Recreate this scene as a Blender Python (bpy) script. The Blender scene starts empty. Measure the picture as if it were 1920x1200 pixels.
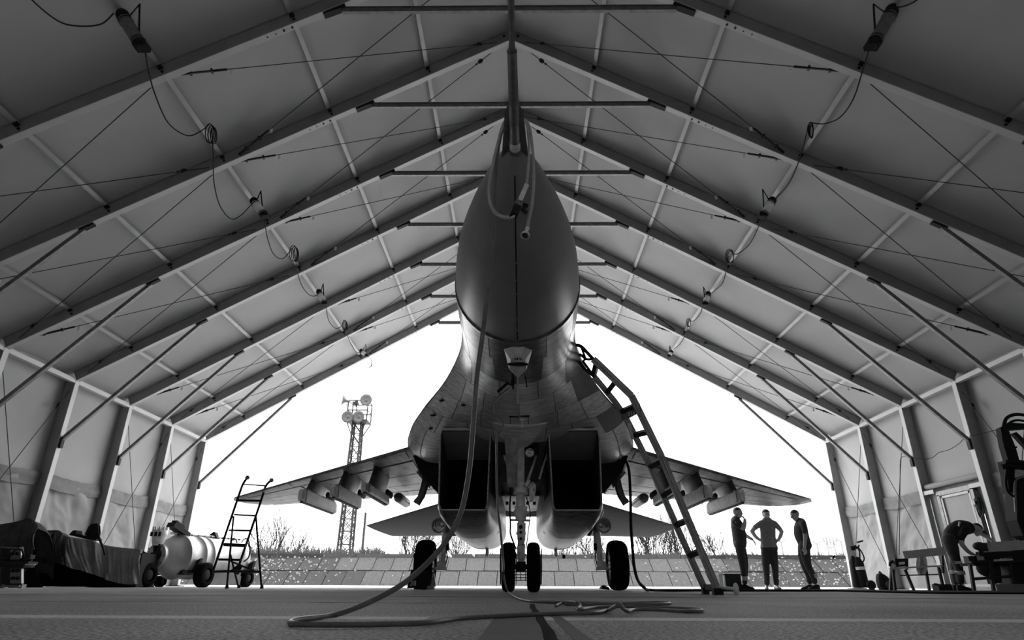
import bpy, bmesh, math, random
from mathutils import Vector, Matrix, noise
R = random.Random(7)
sc = bpy.context.scene
COL = sc.collection
V = Vector
pi = math.pi

# ------------------------------------------------------------------ camera
FPX = 1163.0
H0 = 0.088
CAM = V((0.153, 0.0, H0))
_ya, _pt, _ro = -0.0118, 0.4028, -0.0039
_r = V((math.cos(_ya), -math.sin(_ya), 0)); _f0 = V((math.sin(_ya), math.cos(_ya), 0))
FW = _f0 * math.cos(_pt) + V((0, 0, math.sin(_pt)))
_u = -_f0 * math.sin(_pt) + V((0, 0, math.cos(_pt)))
RT = _r * math.cos(_ro) - _u * math.sin(_ro)
UP = _r * math.sin(_ro) + _u * math.cos(_ro)
cd = bpy.data.cameras.new('camera')
cam = bpy.data.objects.new('camera', cd); COL.objects.link(cam)
cd.sensor_width = 36; cd.lens = FPX / 1920 * 36; cd.clip_start = 0.02; cd.clip_end = 900
m = Matrix((RT, UP, -FW)).transposed().to_4x4(); m.translation = CAM
cam.matrix_world = m
sc.camera = cam
sc.view_settings.view_transform = 'Standard'
sc.view_settings.look = 'None'
sc.view_settings.gamma = 1
sc.view_settings.use_curve_mapping = False
sc.view_settings.exposure = 0.45

# ------------------------------------------------------------------ sky: bright overcast, paler cloud veils
w = bpy.data.worlds.new('overcast_sky'); sc.world = w; w.use_nodes = True
nt = w.node_tree; nt.nodes.clear()
def nd(nt, t, **k):
    n = nt.nodes.new(t)
    for a, b in k.items():
        if a.startswith('i_'):
            n.inputs[a[2:].replace('_', ' ')].default_value = b
        else:
            setattr(n, a, b)
    return n
L = nt.links.new
def s2_p(e, s, k): return e + s * k
tc = nd(nt, 'ShaderNodeTexCoord'); mp = nd(nt, 'ShaderNodeMapping'); mp.inputs['Scale'].default_value = (1.2, 1.2, 4.5)
no = nd(nt, 'ShaderNodeTexNoise', i_Scale=2.6, i_Detail=6.0, i_Roughness=.55)
cr = nd(nt, 'ShaderNodeValToRGB')
cr.color_ramp.elements[0].position = .36; cr.color_ramp.elements[0].color = (.30, .30, .30, 1)
cr.color_ramp.elements[1].position = .56; cr.color_ramp.elements[1].color = (1, 1, 1, 1)
sx = nd(nt, 'ShaderNodeSeparateXYZ'); ma = nd(nt, 'ShaderNodeMath', operation='MULTIPLY_ADD'); ma.inputs[1].default_value = 1.3; ma.inputs[2].default_value = 1.0
mx = nd(nt, 'ShaderNodeMath', operation='MAXIMUM'); mx.inputs[1].default_value = 0
ml = nd(nt, 'ShaderNodeMath', operation='MULTIPLY'); ml.inputs[1].default_value = SKY = 3.0
bg = nd(nt, 'ShaderNodeBackground'); ou = nd(nt, 'ShaderNodeOutputWorld')
L(tc.outputs['Generated'], mp.inputs[0]); L(mp.outputs[0], no.inputs['Vector']); L(no.outputs[0], cr.inputs[0])
L(tc.outputs['Generated'], sx.inputs[0]); L(sx.outputs[2], mx.inputs[0]); L(mx.outputs[0], ma.inputs[0]); L(ma.outputs[0], ml.inputs[0])
L(cr.outputs[0], bg.inputs[0]); L(ml.outputs[0], bg.inputs[1]); L(bg.outputs[0], ou.inputs[0])

# ------------------------------------------------------------------ helpers
def P(u, v, Y):
    d = RT * (u - 960) - UP * (v - 600) + FW * FPX
    return CAM + d * (Y / d.y)
def PG(u, v, z=0.0):
    d = RT * (u - 960) - UP * (v - 600) + FW * FPX
    return CAM + d * ((z - H0) / d.z)
def PX(u, v, X):
    d = RT * (u - 960) - UP * (v - 600) + FW * FPX
    return CAM + d * ((X - CAM.x) / d.x)

def mat(name, c, rough=.6, metal=0.0, var=.15, scale=6.0, bump=0.0, bscale=60.0, stretch=(1, 1, 1), trans=0.0, alpha=None, detail=4.0, spec=.5):
    m = bpy.data.materials.new(name); m.use_nodes = True
    t = m.node_tree; b = t.nodes['Principled BSDF']
    b.inputs['Roughness'].default_value = rough; b.inputs['Metallic'].default_value = metal; b.inputs['Specular IOR Level'].default_value = spec
    tc = nd(t, 'ShaderNodeTexCoord'); mp = nd(t, 'ShaderNodeMapping'); mp.inputs['Scale'].default_value = stretch
    t.links.new(tc.outputs['Object'], mp.inputs[0])
    n = nd(t, 'ShaderNodeTexNoise', i_Scale=scale, i_Detail=detail, i_Roughness=.6)
    t.links.new(mp.outputs[0], n.inputs['Vector'])
    r = nd(t, 'ShaderNodeValToRGB')
    lo, hi = max(c * (1 - var), 0), min(c * (1 + var), 1)
    r.color_ramp.elements[0].position = .3; r.color_ramp.elements[0].color = (lo, lo, lo, 1)
    r.color_ramp.elements[1].position = .7; r.color_ramp.elements[1].color = (hi, hi, hi, 1)
    t.links.new(n.outputs[0], r.inputs[0]); t.links.new(r.outputs[0], b.inputs['Base Color'])
    if bump:
        n2 = nd(t, 'ShaderNodeTexNoise', i_Scale=bscale, i_Detail=5.0)
        t.links.new(mp.outputs[0], n2.inputs['Vector'])
        bp = nd(t, 'ShaderNodeBump', i_Strength=bump, i_Distance=.02)
        t.links.new(n2.outputs[0], bp.inputs['Height']); t.links.new(bp.outputs[0], b.inputs['Normal'])
    if trans:
        tr = nd(t, 'ShaderNodeBsdfTranslucent'); mi = nd(t, 'ShaderNodeMixShader'); mi.inputs[0].default_value = trans
        t.links.new(r.outputs[0], tr.inputs[0])
        o = t.nodes['Material Output']
        t.links.new(b.outputs[0], mi.inputs[1]); t.links.new(tr.outputs[0], mi.inputs[2]); t.links.new(mi.outputs[0], o.inputs[0])
    return m

class MB:
    def __init__(s): s.v = []; s.f = []; s.sm = []; s.mi = []; s.cm = 0
    def add(s, vs, fs, smooth=False):
        k = len(s.v); s.v += [V(p) for p in vs]
        for f in fs: s.f.append([k + i for i in f]); s.sm.append(smooth); s.mi.append(s.cm)
        return s
    def box(s, c, d, M=None, taper=1.0):
        c = V(c); x, y, z = [q / 2 for q in d]
        vs = []
        for k in (-1, 1):
            tt = taper if k > 0 else 1
            for a, b in ((-1, -1), (1, -1), (1, 1), (-1, 1)):
                p = V((a * x * tt, b * y * tt, k * z)); p = (M @ p) if M else p
                vs.append(c + p)
        return s.add(vs, [(3, 2, 1, 0), (4, 5, 6, 7), (0, 1, 5, 4), (1, 2, 6, 5), (2, 3, 7, 6), (3, 0, 4, 7)])
    def beam(s, a, b, wd, hg, up=(0, 0, 1), off=(0, 0)):
        a, b = V(a), V(b); d = (b - a); ln = d.length; d.normalize()
        up = V(up)
        if abs(d.dot(up)) > .98: up = V((0, 1, 0))
        sx = d.cross(up).normalized(); uz = sx.cross(d).normalized()
        o = sx * off[0] + uz * off[1]
        vs = [q + o + sx * (i * wd / 2) + uz * (j * hg / 2) for q in (a, b) for i, j in ((-1, -1), (1, -1), (1, 1), (-1, 1))]
        return s.add(vs, [(0, 1, 2, 3), (7, 6, 5, 4), (0, 4, 5, 1), (1, 5, 6, 2), (2, 6, 7, 3), (3, 7, 4, 0)])
    def tube(s, pts, r, seg=8, cap=True, closed=False):
        pts = [V(p) for p in pts]; n = len(pts)
        rr = r if isinstance(r, (list, tuple)) else [r] * n
        ref = None; rings = []
        for i, p in enumerate(pts):
            t = (pts[(i + 1) % n] - pts[i - 1]) if closed else (pts[min(i + 1, n - 1)] - pts[max(i - 1, 0)])
            if t.length < 1e-9: t = V((0, 0, 1))
            t.normalize()
            if ref is None:
                ref = V((0, 0, 1)) if abs(t.z) < .9 else V((1, 0, 0))
            ref = (ref - t * ref.dot(t))
            if ref.length < 1e-6: ref = t.orthogonal()
            ref.normalize(); bi = t.cross(ref)
            rings.append([p + (ref * math.cos(2 * pi * k / seg) + bi * math.sin(2 * pi * k / seg)) * rr[i] for k in range(seg)])
        vs = [q for g in rings for q in g]; fs = []
        for i in range(n - 1 + (1 if closed else 0)):
            for k in range(seg):
                a = i * seg + k; b = i * seg + (k + 1) % seg; j = ((i + 1) % n) * seg
                fs.append((a, b, j + (k + 1) % seg, j + k))
        s.add(vs, fs, True)
        if cap and not closed:
            s.add(rings[0], [tuple(range(seg))[::-1]]); s.add(rings[-1], [tuple(range(seg))])
        return s
    def cyl(s, a, b, r, r2=None, seg=12): return s.tube([a, b], [r, r if r2 is None else r2], seg)
    def lathe(s, c, ax, prof, seg=24, smooth=True):
        c, ax = V(c), V(ax).normalized(); x = ax.orthogonal().normalized(); y = ax.cross(x)
        vs = [c + ax * h + (x * math.cos(2 * pi * k / seg) + y * math.sin(2 * pi * k / seg)) * r for h, r in prof for k in range(seg)]
        fs = [(i * seg + k, i * seg + (k + 1) % seg, (i + 1) * seg + (k + 1) % seg, (i + 1) * seg + k) for i in range(len(prof) - 1) for k in range(seg)]
        return s.add(vs, fs, smooth)
    def ball(s, c, r, seg=12, rings=8, sc3=(1, 1, 1), M=None):
        c = V(c); vs = []
        for i in range(rings + 1):
            th = pi * i / rings
            for k in range(seg):
                a = 2 * pi * k / seg
                p = V((math.sin(th) * math.cos(a) * sc3[0], math.sin(th) * math.sin(a) * sc3[1], math.cos(th) * sc3[2])) * r
                vs.append(c + ((M @ p) if M else p))
        fs = [(i * seg + k, (i + 1) * seg + k, (i + 1) * seg + (k + 1) % seg, i * seg + (k + 1) % seg) for i in range(rings) for k in range(seg)]
        return s.add(vs, fs, True)
    def loft(s, secs, smooth=True, cap=True, closed=True):
        n = len(secs[0]); vs = [q for g in secs for q in g]
        fs = []
        for i in range(len(secs) - 1):
            for k in range(n if closed else n - 1):
                a, b = i * n + k, i * n + (k + 1) % n
                fs.append((a, b, b + n, a + n))
        s.add(vs, fs, smooth)
        if cap: s.add(secs[0], [tuple(range(n))[::-1]]); s.add(secs[-1], [tuple(range(n))])
        return s
    def grid(s, pts, smooth=True):
        ny, nx = len(pts), len(pts[0])
        return s.add([p for r in pts for p in r], [(j * nx + i, j * nx + i + 1, (j + 1) * nx + i + 1, (j + 1) * nx + i) for j in range(ny - 1) for i in range(nx - 1)], smooth)
    def prism(s, poly, ext):
        """poly: list of world points, ext: extrusion vector"""
        a = [V(p) for p in poly]; e = V(ext); n = len(a)
        return s.add(a + [p + e for p in a], [tuple(range(n))[::-1], tuple(range(n, 2 * n))] + [(i, (i + 1) % n, n + (i + 1) % n, n + i) for i in range(n)])
    def build(s, name, mt, parent=None, thick=0, base=None):
        me = bpy.data.meshes.new(name)
        o = bpy.data.objects.new(name, me); COL.objects.link(o)
        if parent is not None:
            org = worldloc(parent); o.parent = parent
        else:
            if base is not None: org = V(base)
            else:
                xs = [p.x for p in s.v]; ys = [p.y for p in s.v]; zs = [p.z for p in s.v]
                org = V(((min(xs) + max(xs)) / 2, (min(ys) + max(ys)) / 2, min(zs)))
            o.location = org
        me.from_pydata([p - org for p in s.v], [], s.f)
        me.polygons.foreach_set('use_smooth', s.sm)
        for q in (mt if isinstance(mt, (list, tuple)) else [mt]): me.materials.append(q)
        me.polygons.foreach_set('material_index', s.mi)
        bm = bmesh.new(); bm.from_mesh(me); bmesh.ops.recalc_face_normals(bm, faces=bm.faces)
        if thick:
            bmesh.ops.solidify(bm, geom=bm.faces[:], thickness=thick)
        bm.to_mesh(me); bm.free(); me.update()
        return o
def worldloc(o):
    l = V(o.location)
    while o.parent: o = o.parent; l += V(o.location)
    return l
def tag(o, label=None, cat=None, group=None, kind=None):
    if label: o['label'] = label
    if cat: o['category'] = cat
    if group: o['group'] = group
    if kind: o['kind'] = kind
    return o
def empty(name, loc, label=None, cat=None, group=None, kind=None):
    o = bpy.data.objects.new(name, None); COL.objects.link(o); o.location = loc; o.empty_display_size = .2
    return tag(o, label, cat, group, kind)
def shift(objs, d):
    pass
def copy_tree(o, parent=None, flip=False):
    c = o.copy(); COL.objects.link(c); c.parent = parent
    for ch in [q for q in KIDS(o)]: copy_tree(ch, c)
    return c
def KIDS(o): return list(o.children)
def crv(pts, n=8):
    """Catmull-Rom through points"""
    pts = [V(p) for p in pts]; out = []
    for i in range(len(pts) - 1):
        p0, p1, p2, p3 = pts[max(i - 1, 0)], pts[i], pts[i + 1], pts[min(i + 2, len(pts) - 1)]
        for k in range(n):
            t = k / n
            out.append(.5 * ((2 * p1) + (p2 - p0) * t + (2 * p0 - 5 * p1 + 4 * p2 - p3) * t * t + (3 * p1 - p0 - 3 * p2 + p3) * t ** 3))
    out.append(pts[-1]); return out
def lerp(a, b, t): return a + (b - a) * t
def text(s, size, M, mt, name, parent, ext=.001):
    cu = bpy.data.curves.new(name, 'FONT'); cu.body = s; cu.size = size; cu.extrude = ext; cu.align_x = 'CENTER'; cu.align_y = 'CENTER'
    t = bpy.data.objects.new(name, cu); COL.objects.link(t); t.matrix_world = M
    dg = bpy.context.evaluated_depsgraph_get(); dg.update()
    me = bpy.data.meshes.new_from_object(t.evaluated_get(dg)); bpy.data.objects.remove(t)
    org = worldloc(parent)
    me.transform(M); me.transform(Matrix.Translation(-org))
    me.materials.clear(); me.materials.append(mt)
    o = bpy.data.objects.new(name, me); COL.objects.link(o); o.parent = parent
    return o
def frame(x, z, o):
    """matrix with given local x, z axes and origin"""
    x, z = V(x).normalized(), V(z).normalized(); y = z.cross(x).normalized(); x = y.cross(z)
    q = Matrix((x, y, z)).transposed().to_4x4(); q.translation = V(o); return q

# ------------------------------------------------------------------ materials
m_fab = mat('tent_fabric', .41, .75, var=.04, scale=1.2, bump=.06, bscale=9, trans=.0015)
m_band = mat('overlap_fabric', .20, .75, var=.12, scale=5, bump=.15, bscale=9)
m_skirt = mat('skirt_fabric', .31, .75, var=.07, scale=1.6, bump=.10, bscale=7, trans=.0015)
m_alu = mat('aluminium_frame', .29, .42, .2, var=.10, scale=3)
m_aluw = mat('white_lit_aluminium', .47, .45, .1, var=.06, scale=3)
m_purlin = mat('purlin_aluminium', .44, .45, .1, var=.06, scale=3)
m_steel = mat('galvanised_steel', .20, .45, .6, var=.25, scale=14)
m_dark = mat('dark_steel', .020, .6, .1, spec=.25, var=.3, scale=20)
m_blk = mat('black_rubber', .014, .7, 0, spec=.2, var=.2, scale=30)
m_cable = mat('steel_cable', .05, .5, .7, var=.2, scale=30)
m_radome = mat('radome_paint', .24, .36, 0, var=.10, scale=4, bump=.02, bscale=80)
m_skin = mat('worn_grey_metal', .58, .33, .45, var=.42, scale=5, bump=.05, bscale=30, stretch=(1, 6, 5))
m_skin2 = mat('panel_grey_metal', .72, .34, .4, var=.35, scale=4, bump=.05, bscale=30, stretch=(1, 5, 6))
m_skin3 = mat('dark_panel', .16, .42, .4, var=.25, scale=6, stretch=(1, 5, 6))
m_bright = mat('burnished_metal', .15, .33, .75, var=.75, scale=5, bump=.06, bscale=22, stretch=(1.5, 6, 1.5))  # stretched tone bands stand in for dark reflections round the nacelles
m_wing = mat('wing_skin', .34, .42, .3, var=.45, scale=3, bump=.05, bscale=20, stretch=(3, 1, 3))
m_tail = mat('tailplane_skin', .035, .75, .0, spec=.2, var=.12, scale=3)
m_white = mat('rail_white', .85, .5, 0, var=.18, scale=9)
m_gear = mat('gear_paint', .8, .42, .1, var=.25, scale=12)
m_hung = mat('hung_cable_sheath', .42, .35, 0, var=.2, scale=20)
m_ladder = mat('ladder_alloy', .34, .45, .3, var=.25, scale=9)
m_ramp = mat('ramp_paint', .26, .5, .1, var=.15, scale=4)
m_chrome = mat('chrome', .8, .08, 1, var=.05)
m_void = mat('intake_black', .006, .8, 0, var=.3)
m_duct = mat('duct_lining', .06, .6, .2, var=.3, scale=5)
m_tyre = mat('tyre_rubber', .006, .9, 0, spec=.06, var=.25, scale=12, bump=.1, bscale=60)
m_glass = mat('lamp_glass', .65, .05, .9, var=.35, scale=10)
m_hose = mat('hose_rubber', .14, .42, 0, var=.25, scale=14)
m_cloth = mat('canvas_cover', .22, .9, 0, var=.25, scale=3, bump=.15, bscale=25)
m_clothd = mat('dark_canvas_cover', .07, .95, 0, spec=.1, var=.35, scale=4, bump=.15, bscale=25)
m_paintw = mat('white_marking', .75, .6, 0, var=.12, scale=30)
m_wood = mat('bench_wood', .42, .7, 0, var=.22, scale=6, stretch=(1, 8, 8))
m_skinp = mat('human_skin', .40, .55, 0, var=.08, scale=20)
m_tee = mat('grey_tshirt', .22, .9, 0, var=.12, scale=14)
m_teed = mat('black_tshirt', .045, .9, 0, var=.2, scale=14)
m_trs = mat('dark_trousers', .032, .9, 0, var=.2, scale=14)
m_hair = mat('dark_hair', .02, .7, 0, var=.2, scale=50)
m_reflb = mat('reflective_band', .42, .4, 0, var=.1)
m_tan = mat('canister_metal', .45, .36, .4, var=.16, scale=4)
# ================================================================== GROUND
def ground_mat():
    m = bpy.data.materials.new('apron_concrete'); m.use_nodes = True; t = m.node_tree; b = t.nodes['Principled BSDF']
    tc = nd(t, 'ShaderNodeTexCoord')
    n1 = nd(t, 'ShaderNodeTexNoise', i_Scale=95.0, i_Detail=4.0, i_Roughness=.7); n2 = nd(t, 'ShaderNodeTexNoise', i_Scale=.9, i_Detail=5.0)
    vo = nd(t, 'ShaderNodeTexVoronoi', i_Scale=120.0)
    for n in (n1, n2, vo): t.links.new(tc.outputs['Object'], n.inputs['Vector'])
    r1 = nd(t, 'ShaderNodeValToRGB'); r1.color_ramp.elements[0].position = .40; r1.color_ramp.elements[0].color = (.15, .15, .15, 1)
    r1.color_ramp.elements[1].position = .60; r1.color_ramp.elements[1].color = (.90, .90, .90, 1)
    r2 = nd(t, 'ShaderNodeValToRGB'); r2.color_ramp.elements[0].position = .3; r2.color_ramp.elements[0].color = (.6, .6, .6, 1)
    r2.color_ramp.elements[1].position = .65; r2.color_ramp.elements[1].color = (1, 1, 1, 1)
    mu = nd(t, 'ShaderNodeMix', data_type='RGBA', blend_type='MULTIPLY'); mu.inputs[0].default_value = 1
    t.links.new(n1.outputs[0], r1.inputs[0]); t.links.new(n2.outputs[0], r2.inputs[0])
    t.links.new(r1.outputs[0], mu.inputs[6]); t.links.new(r2.outputs[0], mu.inputs[7]); t.links.new(mu.outputs[2], b.inputs['Base Color'])
    bp = nd(t, 'ShaderNodeBump', i_Strength=.6, i_Distance=.002); t.links.new(vo.outputs[0], bp.inputs['Height']); t.links.new(bp.outputs[0], b.inputs['Normal'])
    b.inputs['Roughness'].default_value = .75
    return m
m_floor = ground_mat()
YR = {i: 11.452 + 2.1447 * (i - 1) for i in range(-9, 6)}
YE = YR[5]; YB = YR[-5]
W = 10.0
def zin(x): return 10.15 - .5795 * abs(x)
ZE = zin(W)
RD = .24          # rafter depth, perpendicular to the slope
sl = math.atan(.5795); nrm = V((math.sin(sl), 0, math.cos(sl)))
o = MB().box((0, (YE + YB) / 2, -.1), (20.8, YE - YB + .4, .2)).build('floor', m_floor); tag(o, kind='structure')
m_out = mat('outdoor_apron', .50, .8, 0, var=.15, scale=1.5, bump=.1, bscale=20)
o = MB().add([(-160, YE + .2, -.004), (160, YE + .2, -.004), (160, 36.4, -.004), (-160, 36.4, -.004)], [(0, 1, 2, 3)]).add([(-160, -30, -.03), (160, -30, -.03), (160, YE + .2, -.03), (-160, YE + .2, -.03)], [(0, 1, 2, 3)]).build('apron', m_out, thick=.05); tag(o, kind='structure')
# painted lines and trench covers on the floor
m_line = mat('worn_line_paint', .92, .7, 0, var=.22, scale=40)
for xa, xb in ((-9.9, -.10), (.10, 9.9)):
    o = MB().box(((xa + xb) / 2, 1.90, .0006), (xb - xa, .15, .0012)).build('floor_line', m_line)
    tag(o, 'worn white line painted across the floor, %s the trench cover' % ('left of' if xa < 0 else 'right of'), 'floor marking')
m_slab = mat('smooth_concrete', .17, .7, 0, var=.12, scale=7, bump=.1, bscale=90)
tr = empty('trench_cover', (.0, 1.6, 0), 'smooth concrete trench cover with dark tarred joint running under the jet', 'trench cover')
a, b_ = PG(925, 1162), PG(1004, 1158)
MB().box(((a.x + b_.x) / 2, 1.15, .0009), (b_.x - a.x, 1.75, .0018)).build('cover_slab', m_slab, tr)
m_tar = mat('tar_joint', .006, .9, 0, spec=.1, var=.3, scale=30, bump=.3, bscale=60)
pts = [(b_.x + .012 + R.uniform(-.004, .004), .6 + .2 * i, .0025) for i in range(14)]
MB().loft([[V((x - .010 - R.uniform(0, .004), y, .0018)), V((x - .008, y, .004)), V((x + .008, y, .004)), V((x + .010 + R.uniform(0, .004), y, .0018))] for x, y, _ in pts], closed=False, cap=False).build('tar_joint', m_tar, tr)
MB().box((b_.x + .062, 1.25, .0007), (.030, 1.6, .0014)).build('side_joint', m_slab, tr)
# wet / dark stains crossing the floor
for i, (yy, x0, x1, ww) in enumerate(((3.4, -9.8, .05, .05), (5.1, -9.8, 9.8, .10), (7.0, .4, 9.8, .16))):
    p = [(lerp(x0, x1, k / 60), yy + .06 * noise.noise(V((k * .4, i * 7, 0)))) for k in range(61)]
    o = MB().grid([[V((x, y + s_ * ww / 2 * (.6 + .8 * abs(noise.noise(V((x * 2, i, s_))))), .0012)) for s_ in (-1, 1)] for x, y in p]).build('floor_joint', m_tar)
    tag(o, ('thin dark tar joint across the near floor left of the trench', 'dark tar joint across the floor in front of the nose wheels', 'wide dark tar joint across the floor right of the nose wheels')[i], 'floor joint')

# ================================================================== TENT SHELL
m_sheet = m_fab
ceil = empty('ceiling', (0, YE, ZE), kind='structure')
walls = {-1: empty('wall_left', (-W, YE, 0), kind='structure'), 1: empty('wall_right', (W, YE, 0), kind='structure')}
XN = [1.55, 3.35, 5.2, 7.05, 8.85]
TO = .02 + RD      # outer side of the frame
def roofpt(sg, x, y, off=TO):
    n = V((sg * nrm.x, 0, nrm.z)); return V((sg * x, y, zin(x))) + n * off
xe_out = W + .0
for i in range(-5, 5):
    y0, y1 = YR[i], YR[i + 1]
    for sg in (-1, 1):
        # roof cloth: slightly saggy between purlins, creased toward the cable anchors
        g = []
        nx, ny = 40, 12
        for a in range(nx + 1):
            x = lerp(0, W + .30, a / nx); row = []
            for b in range(ny + 1):
                y = lerp(y0, y1 + (.07 if i == 4 else 0), b / ny); e = math.sin(pi * b / ny)
                d = .03 * e * (noise.noise(V((x * 1.0 + y * .8, y * .7 + i, sg * 3))) + .6 * noise.noise(V((x * 2.2 - y * 2.0, y * .6, i * 2 + sg))))
                p = roofpt(sg, x, y, RD + .006 + .05 * e + d * (1 if e > .2 else 0))
                if a == 0: p.x = 0; p.z = zin(0) + (RD + .01) / math.cos(sl)
                row.append(p)
            g.append(row)
        MB().grid(g).build('roof_panel', m_fab, ceil)
        # purlins
        for x in XN:
            MB().beam(roofpt(sg, x, y0 + .055, TO - .055), roofpt(sg, x, y1 - .055, TO - .055), .075, .06, up=(sg * nrm.x, 0, nrm.z)).build('purlin', m_purlin, ceil)
        MB().beam((sg * (W + .06), y0 + .055, ZE - .01), (sg * (W + .06), y1 - .055, ZE - .01), .11, .10).build('eave_purlin', m_aluw, walls[sg])
        # upper wall cloth
        zs = 2.25
        g = []
        for a in range(13):
            z = lerp(zs - .15, ZE + .30, a / 12); row = []
            for b in range(11):
                y = lerp(y0, y1, b / 10); e = math.sin(pi * b / 10)
                d = .03 * e * noise.noise(V((y * .9, z * .8, sg * 5 + i)))
                row.append(V((sg * (W + .26 + d), y, z)))
            g.append(row)
        MB().grid(g).build('wall_panel', m_fab, walls[sg])
        # lower skirt with deep creases; the right bay with the door only above it
        door = (sg == 1 and i == 2)
        g = []; z0 = 2.12 if door else 0.02
        nz, ny = 44, 44
        for a in range(nz + 1):
            z = lerp(z0, zs, a / nz); row = []
            for b in range(ny + 1):
                y = lerp(y0, y1, b / ny); e = min(1, 4 * b / ny, 4 * (ny - b) / ny)
                q = V((y * 1.6 + z * 1.4, (z - y * .6) * .9, i * 3.1 + sg))
                d = .085 * e * (noise.noise(q * 1.1) + .7 * abs(noise.noise(q * 2.4))) * (.35 + .65 * math.sin(pi * (z - .0) / (zs + .6)))
                row.append(V((sg * (W + .225 + d), y, z + .04 * math.sin(pi * b / ny) * -(a / nz))))
            g.append(row)
        MB().grid(g).build('skirt_panel', m_skirt, walls[sg])
        g = [[V((sg * (W + .185 + .035 * noise.noise(V((lerp(y0, y1, b / 30) * 2.2 + a * .25, a * .4, i * 2 + sg)))), lerp(y0 + .05, y1 - .05, b / 30), zs + .06 - .30 * a / 6 - .05 * math.sin(pi * b / 30) + .02 * noise.noise(V((b * .3, i, sg))))) for b in range(31)] for a in range(7)]
        MB().grid(g).build('overlap_band', m_band, walls[sg])
# ridge beam
MB().beam((0, YB, zin(0) + .22), (0, YE - .06, zin(0) + .22), .07, .07).build('ridge_purlin', m_aluw, ceil)
# closed rear gable behind the camera
m_gab = mat('rear_gable_fabric', .5, .8, var=.05, scale=1, trans=.043)
g = MB(); k = 24
g.grid([[V((lerp(-W - .2, W + .2, a / k), YB, lerp(0, zin(min(W, abs(lerp(-W, W, a / k)))) + .3, b / 10))) for a in range(k + 1)] for b in range(11)])
tag(g.build('wall_back', m_gab), kind='structure')

# bracing cables, in every bay but one
def cable(parent, a, b, buckle=0, r=.008):
    a, b = V(a), V(b); d = (b - a).normalized()
    o = MB().tube([a, b], r, 6).build('bracing_cable', m_cable, parent)
    if buckle:
        s_, e_ = (b, -d) if buckle == 1 else (a, d)
        t = MB(); p = s_ + e_ * .06
        t.cyl(s_, s_ + e_ * .18, .022, seg=6)
        q = d.orthogonal().normalized()
        for sgn in (-1, 1): t.beam(s_ + e_ * .18 + q * sgn * .025, s_ + e_ * .50 + q * sgn * .025, .024, .024)
        t.beam(s_ + e_ * .17, s_ + e_ * .20, .06, .06); t.beam(s_ + e_ * .48, s_ + e_ * .51, .06, .06)
        t.cyl(s_ + e_ * .5, s_ + e_ * .72, .020, seg=6)
        t.build('turnbuckle', m_dark, o)
        MB().box(s_ + e_ * .80 + V((0, 0, -.07)), (.05, .004, .09)).build('tag', m_white, o)
    e2, s2 = (a, d) if buckle == 1 else (b, -d)
    t = MB(); t.lathe(s2_p(e2, s2, .42), s2, [(-.07, .0), (-.04, .034), (0, .044), (.04, .034), (.07, 0)], 8); t.lathe(s2_p(e2, s2, .52), s2, [(-.04, .0), (0, .024), (.04, 0)], 8)
    t.build('shackle', m_dark, o)
    return o

for i in (-1, 0, 1, 3, 4):
    y0, y1 = YR[i], YR[i + 1]
    ya, yb = y0 + .07, y1 - .07
    for sg in (-1, 1):
        q = lambda x, y: roofpt(sg, x, y, .06)
        cable(ceil, q(5.05, ya), q(.25, yb), 2); cable(ceil, q(.25, ya), q(4.95, yb), 1)
        cable(ceil, q(5.35, ya), q(9.75, yb), 0); cable(ceil, q(9.6, ya), q(5.45, yb), 2)
        if i in (1, 3, 4, 0):
            cable(walls[sg], (sg * (W + .08), ya, ZE - .25), (sg * (W + .08), yb, .35), 0)
            cable(walls[sg], (sg * (W + .08), ya, .35), (sg * (W + .08), yb, ZE - .25), 0)

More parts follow.
